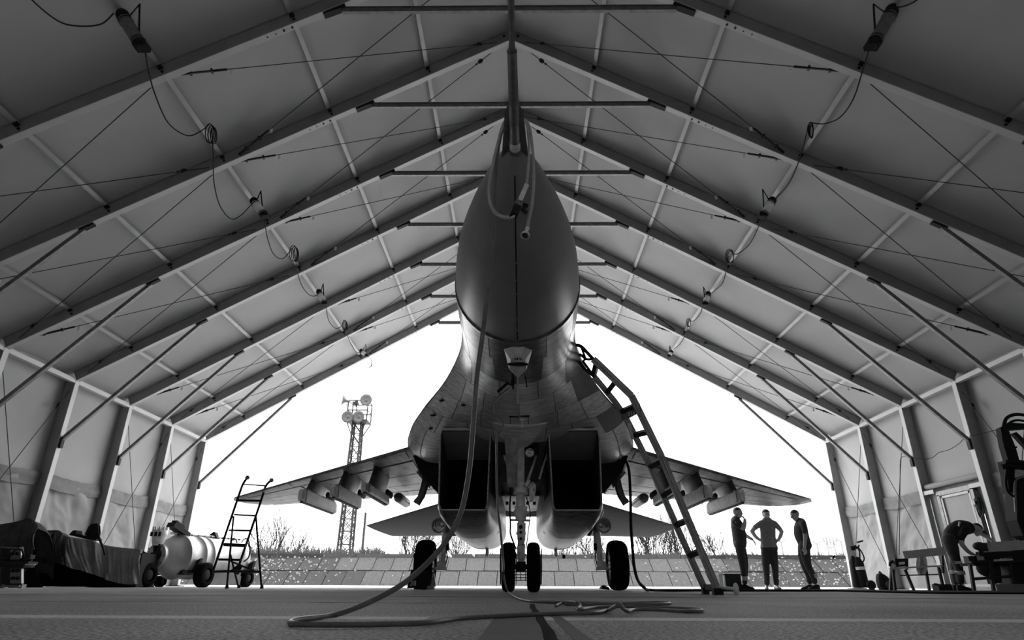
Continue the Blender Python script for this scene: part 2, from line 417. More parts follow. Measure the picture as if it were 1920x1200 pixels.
# portal frames
names = {-2: 'grey portal frame arching just above and ahead of the camera, with no far cables visible', -1: 'portal frame nearest in view, crossing both upper corners of the photograph',
         0: 'second portal frame in view, its ridge just behind the pitot probe tip', 1: 'third portal frame in view, its ridge level with the base of the pitot probe',
         2: 'fourth portal frame in view, the near edge of the bay with the right-hand door', 3: 'third portal frame from the open end, right post beyond the wall door',
         4: 'portal frame next to the open end, right post behind the backpack', 5: 'portal frame at the open end, edging the white sky'}
def rib(i):
    y = YR[i]
    e = empty('portal_frame', (0, y, 0), names[i], 'frame', 'aluminium portal frames of the tent hangar')
    for sg in (-1, 1):
        n = V((sg * nrm.x, 0, nrm.z)); up = n
        a = V((sg * .0, y, zin(0))); b = V((sg * W, y, ZE))
        r = MB().beam(a + n * RD / 2, b + n * RD / 2, .10, RD - .02, up=up)
        r.beam(a + n * (RD - .008), b + n * (RD - .008), .135, .016, up=up)
        ro = r.build('rafter', m_alu, e)
        MB().beam(a + n * .008, b + n * .008, .115, .016, up=up).build('lower_flange', m_aluw, ro)  # paler than the rafter sides: light on the flange put into its colour
        for x in XN:
            p = V((sg * x, y, zin(x)))
            MB().beam(p + n * (RD - .07) + V((0, -.11, 0)), p + n * (RD - .07) + V((0, .11, 0)), .07, .07, up=up).cyl(p + n * (RD - .16) + V((sg * .0, -.07, 0)), p + n * (RD - .16) + V((0, .07, 0)), .022, seg=8).build('purlin_bracket', m_dark, e)
        if sg == 1:
            zz = zin(0); hx = .26; dz_ = .5795 * hx
            MB().prism([(-hx, y - .05, zz - dz_ + .012), (0, y - .05, zz + .012), (hx, y - .05, zz - dz_ + .012), (hx + .12, y - .05, zz - dz_ + .20), (0, y - .05, zz + RD / math.cos(sl)), (-hx - .12, y - .05, zz - dz_ + .20)], (0, .10, 0)).build('ridge_gusset', m_alu, e)
            MB().cyl((-.14, y - .062, zz + .10), (-.14, y - .048, zz + .10), .03, seg=10).cyl((.14, y - .062, zz + .10), (.14, y - .048, zz + .10), .03, seg=10).build('bolt', m_dark, e)
        # splice plate with bolts
        sp = MB()
        for k in range(4):
            p = V((sg * (3.42 + .12 * k), y, 0)); p.z = zin(abs(p.x)); sp.cyl(p - n * .012, p + n * .004, .018 if k < 2 else .010, seg=8)
        sp.build('bolt', m_dark, e)
        po = MB().beam((sg * (W + RD / 2), y, .02), (sg * (W + RD / 2), y, ZE + .06), RD - .02, .10, up=(0, 1, 0))
        po.beam((sg * (W + RD - .008), y, .02), (sg * (W + RD - .008), y, ZE + .1), .016, .135, up=(0, 1, 0))
        poo = po.build('post', m_alu, e)
        MB().beam((sg * (W + .008), y, .02), (sg * (W + .008), y, ZE), .135, .016, up=(1, 0, 0)).build('inner_flange', m_aluw, poo)  # inner face paler than the backlit post, daylight painted into the tone
        MB().box((sg * (W + .12), y, .012), (.42, .32, .024)).build('base_plate', m_dark, e)
        kb = MB(); p, q = V((sg * 7.45, y, zin(7.45) - .05)), V((sg * (W - .03), y, 3.02))
        kb.beam(p, q, .075, .075, up=(0, 1, 0)); ko = kb.build('knee_brace', m_steel, e)
        d = (q - p).normalized(); tdir = V((sg * .8652, 0, -.5014))
        MB().beam(p - tdir * .16 + V((0, 0, .03)), p + tdir * .10 + V((0, 0, .03)), .08, .05, up=up).build('brace_shoe', m_dark, ko); MB().beam(q + V((0, 0, .02)), q - V((0, 0, .20)), .05, .09, up=(0, 1, 0)).build('brace_shoe', m_dark, ko)
    zc = zin(2.754) - .02
    cb = MB().beam((-2.66, y, zc - .02), (2.66, y, zc - .02), .055, .085).beam((-2.66, y, zc + .03), (2.66, y, zc + .03), .085, .012).build('collar_tie', m_steel, e)
    MB().beam((-2.95, y, zin(2.95) - .01), (-2.62, y, zin(2.62) - .03), .10, .07).build('tie_shoe', m_dark, cb); MB().beam((2.95, y, zin(2.95) - .01), (2.62, y, zin(2.62) - .03), .10, .07).build('tie_shoe', m_dark, cb)
    return e
for i in range(-2, 6): rib(i)

# ------------------------------------------------------------------ door in the right wall
d1 = empty('door_1', (W, (YR[2] + YR[3]) / 2, 0), kind='structure')
DY0, DY1 = YR[2] + .45, YR[2] + 1.62
m_pane = mat('milky_door_panel', .34, .6, 0, var=.04, scale=2, trans=.04)
x = W + .10
f = MB()
f.box((x, DY0, 1.03), (.10, .10, 2.06)).box((x, DY1, 1.03), (.10, .10, 2.06)).box((x, (DY0 + DY1) / 2, 2.09), (.10, DY1 - DY0 + .1, .10)).box((x, (DY0 + DY1) / 2, .03), (.10, DY1 - DY0, .06))
f.build('door_frame', m_steel, d1)
f = MB()
for yy in (DY0 + .10, DY1 - .10): f.box((x - .02, yy, 1.05), (.05, .05, 1.95))
for zz in (.10, 2.0): f.box((x - .02, (DY0 + DY1) / 2, zz), (.05, DY1 - DY0 - .16, .05))
f.build('door_leaf', m_aluw, d1)
MB().box((x, (DY0 + DY1) / 2, 1.05), (.02, DY1 - DY0 - .24, 1.86)).build('pane', m_pane, d1)
f = MB(); f.box((x - .05, YR[2] + .25, 2.10), (.06, .40, .09)).box((x - .05, YR[3] - .25, 2.16), (.06, .40, .09)); f.build('header_bracket', m_aluw, d1)
for y0, y1 in ((YR[2] + .06, DY0 - .05), (DY1 + .05, YR[3] - .06)):
    g = [[V((x + .06 + .03 * noise.noise(V((y0 + a * .5, z * .2, 3))), lerp(y0, y1, a / 8), z * .215)) for a in range(9)] for z in range(11)]
    MB().grid(g).build('side_curtain', m_skirt, d1)
g = [[V((W + .10 + .05 * math.cos(a / 12 * 2 * pi), lerp(YR[2] + .1, YR[3] - .1, b / 10), 2.30 + .06 * math.sin(a / 12 * 2 * pi) + .02 * noise.noise(V((b, a * .3, 1))))) for b in range(11)] for a in range(13)]
MB().grid(g).build('rolled_curtain', m_skirt, d1)
hk = empty('hanging_tool', (W - .02, YR[2] + .30, 1.4), 'black tool hanging left of the wall door', 'tool')
f = MB(); c = V((W + .02, YR[2] + .30, 1.72)); f.ball(c, .12, sc3=(.6, 1, 1.2)); f.tube(crv([c + V((0, -.05, .25)), c + V((0, -.12, .05)), c + V((0, -.08, -.2)), c + V((0, .06, -.28)), c + V((0, .1, 0))]), .016, 6); f.build('body', m_dark, hk)
MB().box(c + V((-.09, 0, .02)), (.02, .07, .09)).build('plate', m_steel, hk)
# ================================================================== OUTSIDE
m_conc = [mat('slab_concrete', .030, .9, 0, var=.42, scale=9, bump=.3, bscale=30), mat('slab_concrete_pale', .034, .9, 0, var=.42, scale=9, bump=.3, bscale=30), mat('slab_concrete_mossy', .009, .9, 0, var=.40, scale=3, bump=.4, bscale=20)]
m_earth = mat('berm_earth', .015, 1, 0, var=.3, scale=1.2)
m_grass = mat('dry_grass', .06, .9, 0, var=.35, scale=3)
m_twig = mat('bare_twigs', .012, .9, 0, var=.3, scale=4)
YB0 = 36.5
berm = empty('blast_berm', (0, YB0, 0), 'low sloping berm faced with concrete slabs behind the apron', 'embankment')
MB().prism([(-60, YB0 + .05, -.3), (-60, YB0 + 2.6, 1.54), (-60, YB0 + 8, 1.56), (-60, YB0 + 16, -.3)], (120, 0, 0)).build('earth_bank', m_earth, berm)
rows = [(0.0, 1.22, -.10, .70), (1.26, 2.45, .725, 1.44)]
slabmesh = {}
for r, (ya, yb, za, zb) in enumerate(rows):
    for k in range(-34, 36):
        wd = 1.06; x0 = k * wd + (.3 if r else .0) + .0
        mossy = x0 < -9.5 - .8 * r or x0 > 10.5 + r
        kk = (r, 2 if mossy else (k % 2))
        a, b = V((0, ya, za)), V((0, yb, zb)); d = b - a; n = V((0, -d.z, d.y)).normalized()
        if kk not in slabmesh:
            sb = MB(); vs = []
            for off in (-.05, .075):
                for (xx, tt) in ((.02, 0.01), (wd - .02, .01), (wd - .02, .985), (.02, .985)): vs.append(V((xx, 0, 0)) + a + d * tt + n * off)
            sb.add(vs, [(3, 2, 1, 0), (4, 5, 6, 7), (0, 1, 5, 4), (1, 2, 6, 5), (2, 3, 7, 6), (3, 0, 4, 7)])
            for (xx, tt) in ((.10, .06), (wd - .10, .06), (.10, .93), (wd - .10, .93)):
                sb.box(V((xx, 0, 0)) + a + d * tt + n * .078, (.05, .09, .008), Matrix.Rotation(math.atan2(d.z, d.y), 3, 'X'))
            me_o = sb.build('concrete_slab', m_conc[kk[1]], berm); me_o.location = V((x0, 0, 0)) ; slabmesh[kk] = me_o
            for q in me_o.data.vertices: q.co += V((0, YB0, 0))
            o = me_o
        else:
            o = slabmesh[kk].copy(); COL.objects.link(o); o.parent = berm; o.location = V((x0, 0, 0))
        o.rotation_euler = (R.uniform(-.004, .004), 0, 0); o.location.z += R.uniform(-.012, .012); o.location.y += R.uniform(-.03, .03)
for k in range(-20, 22):
    wd = 1.75; o = MB().box((k * wd + .3 * R.random(), YB0 + 2.75, 1.56 + R.uniform(-.015, .015)), (wd - .07 - (.5 if R.random() < .15 else 0), .6, .30)).build('coping_block', m_conc[2 if abs(k * wd) > 11 else k % 2], berm)
# white flowers and weeds growing over the slabs
fl = MB(); gr = MB()
def bermz(t): return YB0 + 2.45 * t, -.02 + 1.46 * t
for k in range(800):
    x = R.choice((R.gauss(-15, 3.6), R.gauss(16, 4.5))); t = R.random()
    if -9.5 < x < 8.5 and R.random() < .8: continue
    y, z = bermz(t); s_ = R.uniform(.02, .05)
    fl.add([(x - s_, y - .03, z + .12), (x + s_, y - .03, z + .12), (x + s_, y - .05, z + .12 + 1.4 * s_), (x - s_, y - .05, z + .12 + 1.4 * s_)], [(0, 1, 2, 3)])
def blades(mb, x, y, z, n, h, sp, wd=.02):
    for _ in range(n):
        a = R.uniform(0, 6.28); r = R.random() * sp; bx, by = x + r * math.cos(a), y + r * math.sin(a); hh = h * R.uniform(.5, 1.1)
        lx = R.uniform(-.25, .25) * hh; ly = R.uniform(-.1, .1) * hh
        mb.add([(bx - wd, by, z), (bx + wd, by, z), (bx + lx * .4 + wd * .6, by + ly * .4, z + hh * .6), (bx + lx, by + ly, z + hh), (bx + lx * .4 - wd * .6, by + ly * .4, z + hh * .6)], [(0, 1, 2, 3, 4)])
for k in range(90):
    x = R.choice((R.gauss(-15, 4), R.gauss(14, 4)));
    if abs(x) < 9: continue
    t = R.random(); y, z = bermz(t); blades(gr, x, y, z + .05, 12, .22, .25, .008)
for k in range(1150):
    x = R.uniform(-27, 30)
    dens = 1.0 if (x < -8) else (.25 if x < 4 else .8)
    if x > 15.5 and R.random() < .75: dens *= .3
    if R.random() > dens: continue
    h = .75 if x < -8 else .5
    blades(gr, x, YB0 + R.uniform(3.2, 5.8), 1.5, 14, h * R.uniform(.5, 1.25), .3)
for k in range(260):
    blades(gr, R.uniform(-26, 26), YB0 + R.uniform(-.25, .02), -.02, 10, .13, .2, .008)
tag(gr.build('dry_grass', m_grass), 'pale dry grass growing along the top of the berm', 'grass', kind='stuff')
tag(fl.build('wild_flowers', mat('petals', .30, .8, 0, var=.1)), 'small white wild flowers scattered over the berm slabs', 'flowers', kind='stuff')
# bare shrubs behind the berm
def shrub(mb, p, d, ln, r, lev):
    q = p + d * ln
    mb.tube([p, p + d * ln * .5 + V((R.uniform(-.04, .04), 0, 0)) * ln, q], [r, r * .85, r * .6], 4, cap=False)
    if lev <= 0: return
    for _ in range(R.choice((2, 3, 3))):
        dd = (d + V((R.uniform(-.65, .65), R.uniform(-.5, .5), R.uniform(-.1, .5)))).normalized()
        shrub(mb, p + d * ln * R.uniform(.45, 1), dd, ln * R.uniform(.55, .8), r * .6, lev - 1)
spx = [(488, 1035, 1.2), (520, 1035, 1.5), (548, 1035, 1.2), (768, 1042, 1.5), (782, 1042, 1.5), (858, 1042, 1.1), (1060, 1042, 1.0), (1098, 1042, 1.4), (1125, 1042, 1.1), (1205, 1040, 1.6), (1228, 1040, 1.5), (1252, 1040, 1.6), (1290, 1045, 1.4), (1352, 1042, 1.2)]
side = ['far left, nearest the rolling ladder', 'second from the rolling ladder', 'just left of the lattice tower', 'left of the left main wheel', 'rising behind the left main wheel', 'between left main and nose wheels', 'right of the nose wheels', 'under the right engine nacelle', 'left of the right main wheel', 'right of the right main wheel', 'left of the hanging black cable end', 'under the right tailplane tip', 'between the boarding ladder rails', 'left of the smoking man']
for (u, v, h), lb in zip(spx, side):
    p = P(u, v, 45.5); p.z = 0; mb = MB()
    for k in range(6):
        d = V((R.uniform(-.35, .35), R.uniform(-.3, .3), 1)).normalized(); shrub(mb, p + V((R.uniform(-.3, .3), R.uniform(-.3, .3), 0)), d, 1.45 * h * .75 + .5, .045, 4)
    tag(mb.build('bare_shrub', m_twig), 'leafless shrub beyond the berm, ' + lb, 'shrub', 'leafless shrubs beyond the berm')
# lattice tower with loudspeakers
TY = 62.0
b0 = P(642, 1080, TY); cx, cy = b0.x, TY
top = P(666, 793, TY).z
tw = empty('lattice_tower', (cx, cy, 0), 'tall steel lattice tower with round loudspeakers on a railed platform', 'tower')
f = MB(); hw0, hw1 = .62, .42; n = 13
def cor(t, a, b): h = lerp(hw0, hw1, t); return V((cx + a * h, cy + b * h, top * t))
for a in (-1, 1):
    for b in (-1, 1): f.tube([cor(0, a, b), cor(1, a, b)], .11, 4)
f.build('leg', m_dark, tw)
f = MB()
for k in range(n):
    t0, t1 = k / n, (k + 1) / n
    for (a, b, c, d) in ((-1, -1, 1, -1), (-1, 1, 1, 1), (-1, -1, -1, 1), (1, -1, 1, 1)):
        f.tube([cor(t0, a, b), cor(t1, c, d)], .045, 3); f.tube([cor(t0, c, d), cor(t1, a, b)], .045, 3); f.tube([cor(t1, a, b), cor(t1, c, d)], .05, 3)
f.build('lattice_bracing', m_dark, tw)
pl = empty; ps = 1.15
f = MB().box((cx + .05, cy, top + .08), (2.1, 1.9, .14)); pf = f.build('platform', m_dark, tw)
f = MB()
rt = top + 2.1
for a in (-1, 1):
    for b in (-1, 1): f.cyl((cx + .05 + a, cy + b * .9, top), (cx + .05 + a, cy + b * .9, rt), .07, seg=5)
for zz in (top + 1.1, rt):
    c4 = [V((cx + .05 + a, cy + b * .9, zz)) for a, b in ((-1, -1), (1, -1), (1, 1), (-1, 1))]
    for k in range(4): f.tube([c4[k], c4[(k + 1) % 4]], .06, 4)
for a, b in ((-1, -1), (1, 1), (1, -1), (-1, 1)): f.tube([(cx + a * .35, cy + b * .35, top - 1.6), (cx + .05 + a, cy + b * .9, top)], .06, 4)
f.cyl((cx - .05, cy - .9, top), (cx - .05, cy - .9, top + 1.4), .06, seg=5)
f.build('railing', m_dark, tw)
m_horn = mat('horn_grey', .055, .5, .2, var=.1)
for (u, v, ax) in ((652.5, 782, (0, -1, -.1)), (673, 782, (.0, -1, -.1)), (687, 751, (.05, -1, 0)), (646.5, 751, (-.8, -.35, .1))):
    c = P(u, v, TY - 1.1); hn = MB().lathe(c, ax, [(-.5, .0), (-.5, .12), (-.15, .15), (.0, .25), (.12, .40), (.22, .60), (.24, .60), (.10, .34), (.02, .12), (.06, .10), (.08, .0)], 20)
    hn.cyl(c - V(ax) * .3, c - V(ax) * .3 + V((0, 0, -.75)), .04, seg=5); hn.build('loudspeaker', m_horn, tw)
MB().beam(P(662, 757, TY), P(672, 755, TY), .5, .3).cyl(P(668, 758, TY), P(668, 763, TY), .1, seg=6).build('floodlight', m_dark, tw)
for (u0, v0, u1, v1, Y, lb) in ((678, 1045, 684, 961, 60, 'plain dark pole standing right of the lattice tower'),):
    a = P(u0, v0, Y); b = P(u1, v1, Y); tag(MB().cyl((a.x, Y, 0), (a.x, Y, b.z), .13, .10, 6).build('pole', m_dark), lb, 'pole')
for (u, v, Y, lb) in ((1465, 1017, 150, 'faint double-armed street lamp right of the man with hands on hips'), (1532, 1020, 150, 'faint double-armed street lamp right of the leaning man'), (1577, 1016, 150, 'faint double-armed street lamp against the open-end post')):
    t_ = P(u, v, Y); f = MB().cyl((t_.x, Y, 0), (t_.x, Y, t_.z), .28, .2, 5); f.tube([(t_.x - .9, Y, t_.z + .55), (t_.x, Y, t_.z), (t_.x + .9, Y, t_.z + .55)], .16, 4)
    f.box((t_.x - 1.1, Y, t_.z + .62), (.7, .3, .14)).box((t_.x + 1.1, Y, t_.z + .62), (.7, .3, .14))
    tag(f.build('street_lamp', m_steel), lb, 'street lamp', 'street lamps far behind the berm')
t_ = P(1556, 1012, 130); f = MB(); X0, Z1 = t_.x, t_.z
for a in (-1, 1): f.tube([(X0 + a * .8, 130, 0), (X0 + a * .7, 130, Z1)], .12, 4)
for k in range(8): f.tube([(X0 - .8, 130, Z1 * k / 8), (X0 + .8, 130, Z1 * (k + 1) / 8)], .07, 4); f.tube([(X0 + .8, 130, Z1 * k / 8), (X0 - .8, 130, Z1 * (k + 1) / 8)], .07, 4)
ft = f.build('antenna_mast', m_steel)
f = MB(); f.box((X0, 130, Z1 * .62), (2.6, 1, .15)).build('antenna_deck', m_steel, ft); f = MB()
for a in (-1.1, -.6, .0, .6, 1.1):
    f = MB(); f.cyl((X0 + a * .5, 130, Z1 * .8), (X0 + a * 1.1, 130, Z1 + .1 * abs(a)), .08, seg=4); f.box((X0 + a * 1.15, 130, Z1), (.25, .1, .9)); f.build('antenna', m_steel, ft)
tag(ft, 'small lattice antenna mast on the horizon right of the leaning man', 'mast')
# ================================================================== THE JET
AX = .165                      # x of the jet's centre line at the nose wheels
def ax(y): return AX + (y - 8.2) * .007
jet = empty('fighter_jet', (AX, 8.2, 0), 'twin-engined fighter jet seen nose-on, towering over the camera on its wheels', 'aircraft')
def J(x, y, z): return V((x + ax(y), y, z))
def sample(tab, y):
    """Catmull-Rom interpolation of rows (y, [points]) -> points"""
    ys = [t[0] for t in tab]
    if y <= ys[0]: return [V((p[0], y, p[1])) for p in tab[0][1]]
    if y >= ys[-1]: return [V((p[0], y, p[1])) for p in tab[-1][1]]
    i = max(k for k in range(len(ys) - 1) if ys[k] <= y); t = (y - ys[i]) / (ys[i + 1] - ys[i])
    out = []
    for k in range(len(tab[i][1])):
        c = []
        for ch in (0, 1):
            p1, p2 = tab[i][1][k][ch], tab[i + 1][1][k][ch]
            h = ys[i + 1] - ys[i]
            m1 = (p2 - tab[i - 1][1][k][ch]) / (ys[i + 1] - ys[i - 1]) * h if i > 0 else (p2 - p1)
            m2 = (tab[i + 2][1][k][ch] - p1) / (ys[i + 2] - ys[i]) * h if i + 2 < len(ys) else (p2 - p1)
            c.append((2 * t ** 3 - 3 * t * t + 1) * p1 + (t ** 3 - 2 * t * t + t) * m1 + (-2 * t ** 3 + 3 * t * t) * p2 + (t ** 3 - t * t) * m2)
        out.append(V((c[0], y, c[1])))
    return out
def arc(r, rz, c, a0=0, a1=90, n=7): return [(r * math.sin(math.radians(lerp(a0, a1, k / (n - 1)))), c - rz * math.cos(math.radians(lerp(a0, a1, k / (n - 1))))) for k in range(n)]
U = [
 (4.95, arc(.550, .550, 2.545)), (5.5, arc(.570, .585, 2.55)), (5.9, arc(.578, .60, 2.555, 0, 88)),
 (6.2, [(0, 1.955), (.15, 1.975), (.30, 2.035), (.42, 2.115), (.51, 2.205), (.57, 2.30), (.615, 2.385)]),
 (6.5, [(0, 1.945), (.16, 1.965), (.31, 2.025), (.44, 2.10), (.54, 2.18), (.63, 2.27), (.705, 2.335)]),
 (7.0, [(0, 1.93), (.18, 1.945), (.35, 1.995), (.50, 2.065), (.63, 2.135), (.76, 2.215), (.88, 2.285)]),
 (7.55, [(0, 1.905), (.20, 1.915), (.38, 1.945), (.56, 1.995), (.74, 2.06), (.93, 2.14), (1.095, 2.24)]),
 (8.05, [(0, 1.875), (.20, 1.88), (.38, 1.905), (.62, 1.945), (.88, 1.985), (1.11, 2.05), (1.315, 2.19)]),
 (8.53, [(0, 1.82), (.20, 1.83), (.38, 1.86), (.66, 1.90), (.98, 1.93), (1.27, 1.98), (1.495, 2.145)]),
 (9.0, [(0, 1.77), (.20, 1.78), (.38, 1.82), (.68, 1.87), (1.05, 1.88), (1.38, 1.91), (1.625, 2.11)]),
 (9.42, [(0, 1.74), (.20, 1.75), (.38, 1.80), (.68, 1.85), (1.08, 1.85), (1.45, 1.875), (1.72, 2.085)]),
 (9.9, [(0, 1.72), (.20, 1.73), (.38, 1.78), (.68, 1.83), (1.09, 1.84), (1.48, 1.87), (1.79, 2.07)]),
]
UA = [  # aft body underside
 (9.9, [(0, 1.72), (.20, 1.73), (.38, 1.78), (.68, 1.83), (1.06, 1.98), (1.48, 2.0), (1.79, 2.04)]),
 (11.0, [(0, 1.50), (.20, 1.50), (.38, 1.55), (.68, 1.80), (1.06, 2.0), (1.50, 2.0), (1.82, 2.03)]),
 (13.0, [(0, 1.46), (.20, 1.46), (.38, 1.55), (.68, 1.80), (1.06, 1.9), (1.50, 1.93), (1.84, 2.0)]),
 (15.0, [(0, 1.65), (.20, 1.65), (.38, 1.70), (.68, 1.80), (1.06, 1.85), (1.55, 1.85), (1.80, 1.95)]),
 (17.0, [(0, 1.85), (.20, 1.85), (.38, 1.85), (.68, 1.88), (1.06, 1.88), (1.50, 1.88), (1.70, 1.93)]),
]
T = [  # upper surface, edge to dorsal centre
 (4.95, [(.550, 2.545), (.476, 2.82), (.275, 3.02), (0, 3.095)]), (5.9, [(.578, 2.53), (.50, 2.86), (.29, 3.10), (0, 3.18)]),
 (6.2, [(.615, 2.385), (.52, 2.86), (.30, 3.12), (0, 3.20)]), (7.0, [(.88, 2.285), (.62, 2.75), (.36, 3.14), (0, 3.25)]),
 (8.05, [(1.315, 2.19), (.85, 2.62), (.42, 3.12), (0, 3.26)]), (9.42, [(1.72, 2.085), (1.15, 2.55), (.50, 2.98), (0, 3.12)]),
 (11.0, [(1.82, 2.03), (1.25, 2.50), (.55, 2.82), (0, 2.95)]), (14.0, [(1.82, 1.99), (1.25, 2.40), (.55, 2.60), (0, 2.70)]),
 (17.0, [(1.70, 1.93), (1.2, 2.12), (.55, 2.22), (0, 2.25)]),
]
def refine(pts, n):
    return crv(pts, n)
ysU = [4.95 + .15 * k for k in range(34)]; ysU = [y for y in ysU if y < 9.9] + [9.9]
g = []
for y in ysU:
    h = refine(sample(U, y), 4); g.append([J(-p.x, y, p.z) for p in h[::-1]] + [J(p.x, y, p.z) for p in h[1:]])
b = MB().grid(g)
g = []
for k in range(20):
    y = lerp(9.9, 17, k / 19); h = refine(sample(UA, y), 3); g.append([J(-p.x, y, p.z) for p in h[::-1]] + [J(p.x, y, p.z) for p in h[1:]])
b.grid(g)
g = []
for k in range(49):
    y = lerp(4.95, 17, k / 48); h = refine(sample(T, y), 4); g.append([J(-p.x, y, p.z) for p in h] + [J(p.x, y, p.z) for p in h[::-1][1:]])
b.grid(g)
body = b.build('fuselage', m_skin3, jet)
# skin panels, proud of the fuselage, each a piece of its own
def upt(y, t):
    h = sample(U, y); L_ = len(h) - 1; q = crv(h, 6); f = abs(t) * (len(q) - 1); i = min(int(f), len(q) - 2); p = q[i].lerp(q[i + 1], f - i)
    return V((p.x * (1 if t >= 0 else -1), y, p.z))
def upn(y, t):
    e = .01; a = upt(min(y + .03, 9.88), t) - upt(max(y - .03, 4.96), t); t2 = max(min(t + e, .999), -.999); t1 = max(min(t - e, .999), -.999)
    b_ = upt(y, t2) - upt(y, t1); n = a.cross(b_)
    if n.z > 0: n = -n
    return n.normalized()
def panel(ya, yb, ta, tb, mt, off=.006, gy=.0045, nm='skin_panel', ny=6, ntt=8):
    g = []
    for a in range(ny + 1):
        row = []
        for c in range(ntt + 1):
            y = lerp(ya + gy, yb - gy, a / ny); t = lerp(ta + .0045, tb - .0045, c / ntt)
            q = upt(y, t) + upn(y, t) * off; row.append(J(q.x, q.y, q.z))
        g.append(row)
    return MB().grid(g).build(nm, mt, jet)
ybr = [4.99, 5.42, 6.02, 6.62, 7.25, 7.80, 8.35, 9.0, 9.86]
tbr = [[-.98, -.70, -.30, .30, .70, .98], [-.98, -.66, -.26, .26, .66, .98], [-.98, -.62, -.22, .22, .62, .98], [-.99, -.70, -.40, .0, .40, .70, .99], [-.99, -.72, -.42, -.1, .1, .42, .72, .99],
       [-.99, -.80, -.55, -.30, .30, .55, .80, .99], [-.99, -.86, -.68, -.40, .40, .68, .86, .99], [-.99, -.86, -.68, .68, .86, .99]]
for k, tb in enumerate(tbr):
    for c in range(len(tb) - 1):
        if k >= 6 and tb[c] == -.40 or (k == 7 and tb[c] == -.68): continue
        rr = R.random(); mm = m_bright if k < 2 else (m_skin2 if rr < .45 else m_skin)
        if (k, c) in ((2, 4), (3, 5), (5, 6)): mm = m_skin3
        panel(ybr[k], ybr[k + 1], tb[c], tb[c + 1], mm)
for (u, v, a) in ((832, 750, .3), (873, 759, .2), (815, 778, .2), (811, 803, .1), (964, 780, 0), (984, 779.5, 0)):   # little vent slots
    # find surface spot by marching the sight line to the underside
    best = None
    for yy in [6.4 + .02 * k for k in range(130)]:
        q = P(u, v, yy); xx = q.x - ax(yy); tt = None
        h = crv(sample(U, yy), 6)
        zz = min(h, key=lambda s_: abs(s_.x - abs(xx))).z
        if best is None or abs(q.z - zz) < best[0]: best = (abs(q.z - zz), q.copy())
    MB().box(best[1] + V((0, 0, -.006)), (.11 if a == 0 else .10, .05, .012), Matrix.Rotation(-a, 3, 'Z')).build('vent_slot', m_void, jet)
# radome
rp = [(3.02, 0), (3.06, .05), (3.15, .11), (3.3, .175), (3.55, .265), (3.8, .345), (4.1, .425), (4.4, .483), (4.7, .523), (4.95, .548)]
rq = crv([V((r, y, 0)) for y, r in rp], 5)
prof = [(p.y, max(p.x, 0)) for p in rq]
rd = MB(); rings = []
for y, r in prof:
    c = 2.50 + .045 * (y - 3.0) / 1.95
    rings.append([J(r * math.sin(a * 2 * pi / 48), y, c - r * math.cos(a * 2 * pi / 48)) for a in range(48)])
rd.loft(rings, cap=False); rad = rd.build('radome', m_radome, jet)
st = MB().tube([J(0, y, 2.50 + .045 * (y - 3.0) / 1.95 - r - .001) for y, r in prof[10:]], .0045, 4)
st.build('lightning_strip', m_blk, rad)
rb = MB()
for k in range(3, 10): 
    y = 3.3 + .17 * k; r = next(r for yy, r in prof if yy >= y); rb.ball(J(0, y, 2.505 - r - .002), .007, 6, 4)
rb.build('rivet', m_steel, rad)
MB().loft([[J(r * math.sin(a * 2 * pi / 48), y, 2.545 - r * math.cos(a * 2 * pi / 48)) for a in range(48)] for y, r in ((4.925, .548), (4.93, .556), (4.99, .559), (4.995, .553))], cap=False).build('radome_joint', m_bright, jet)
# pitot boom: stepped tube with collars, two small vanes
def PJ(u, v, Y): return P(u, v, Y)
pb = empty
tip_dir = (J(0, 3.06, 2.50) - J(0, 1.9, 2.44)).normalized()
pts = [PG(966, 288, 2.50), PG(963, 190, 2.485), PG(960, 96, 2.47), PG(957, -75, 2.45)]
def rpx(p, w_): return w_ / 2 * (p - CAM).dot(FW) / FPX
A_, B_, C_, D_ = pts
pt = MB()
pt.tube([A_ + V((0, .05, 0)), A_, A_.lerp(B_, .12)], [rpx(A_, 30), rpx(A_, 27), rpx(A_, 26)], 20)
pt.tube([A_.lerp(B_, .12), A_.lerp(B_, .25), B_], [rpx(A_, 19), rpx(A_, 20), rpx(B_, 21)], 20)
pt.tube([B_.lerp(C_, -.02), B_.lerp(C_, .02), C_], [rpx(B_, 22), rpx(B_, 18.5), rpx(C_, 18)], 20)
pt.tube([C_.lerp(B_, .02), C_], [rpx(C_, 19.5), rpx(C_, 19.5)], 20)
pt.tube([C_, C_.lerp(D_, .12), C_.lerp(D_, .30)], [rpx(C_, 14), rpx(C_, 11), rpx(C_, 9.5)], 16)
pt.tube([C_.lerp(D_, .28), C_.lerp(D_, .34), D_], [rpx(C_, 12), rpx(C_, 11.5), rpx(D_, 11)], 16)
pitot = pt.build('pitot_boom', m_skin3, jet)
MB().tube([A_.lerp(B_, .10), A_.lerp(B_, .27)], [rpx(A_, 22), rpx(A_, 21)], 18).build('collar', m_gear, pitot)
for sg in (-1, 1):
    q = [A_ + V((sg * .03, 0, .0)), A_.lerp(B_, .96) + V((sg * .026, 0, 0)), A_.lerp(B_, .85) + V((sg * .05, .0, .0)), A_ + V((sg * .085, .06, -.01))]
    MB().prism(q, V((0, .02, .004))).build('probe_strake', m_skin3, pitot)
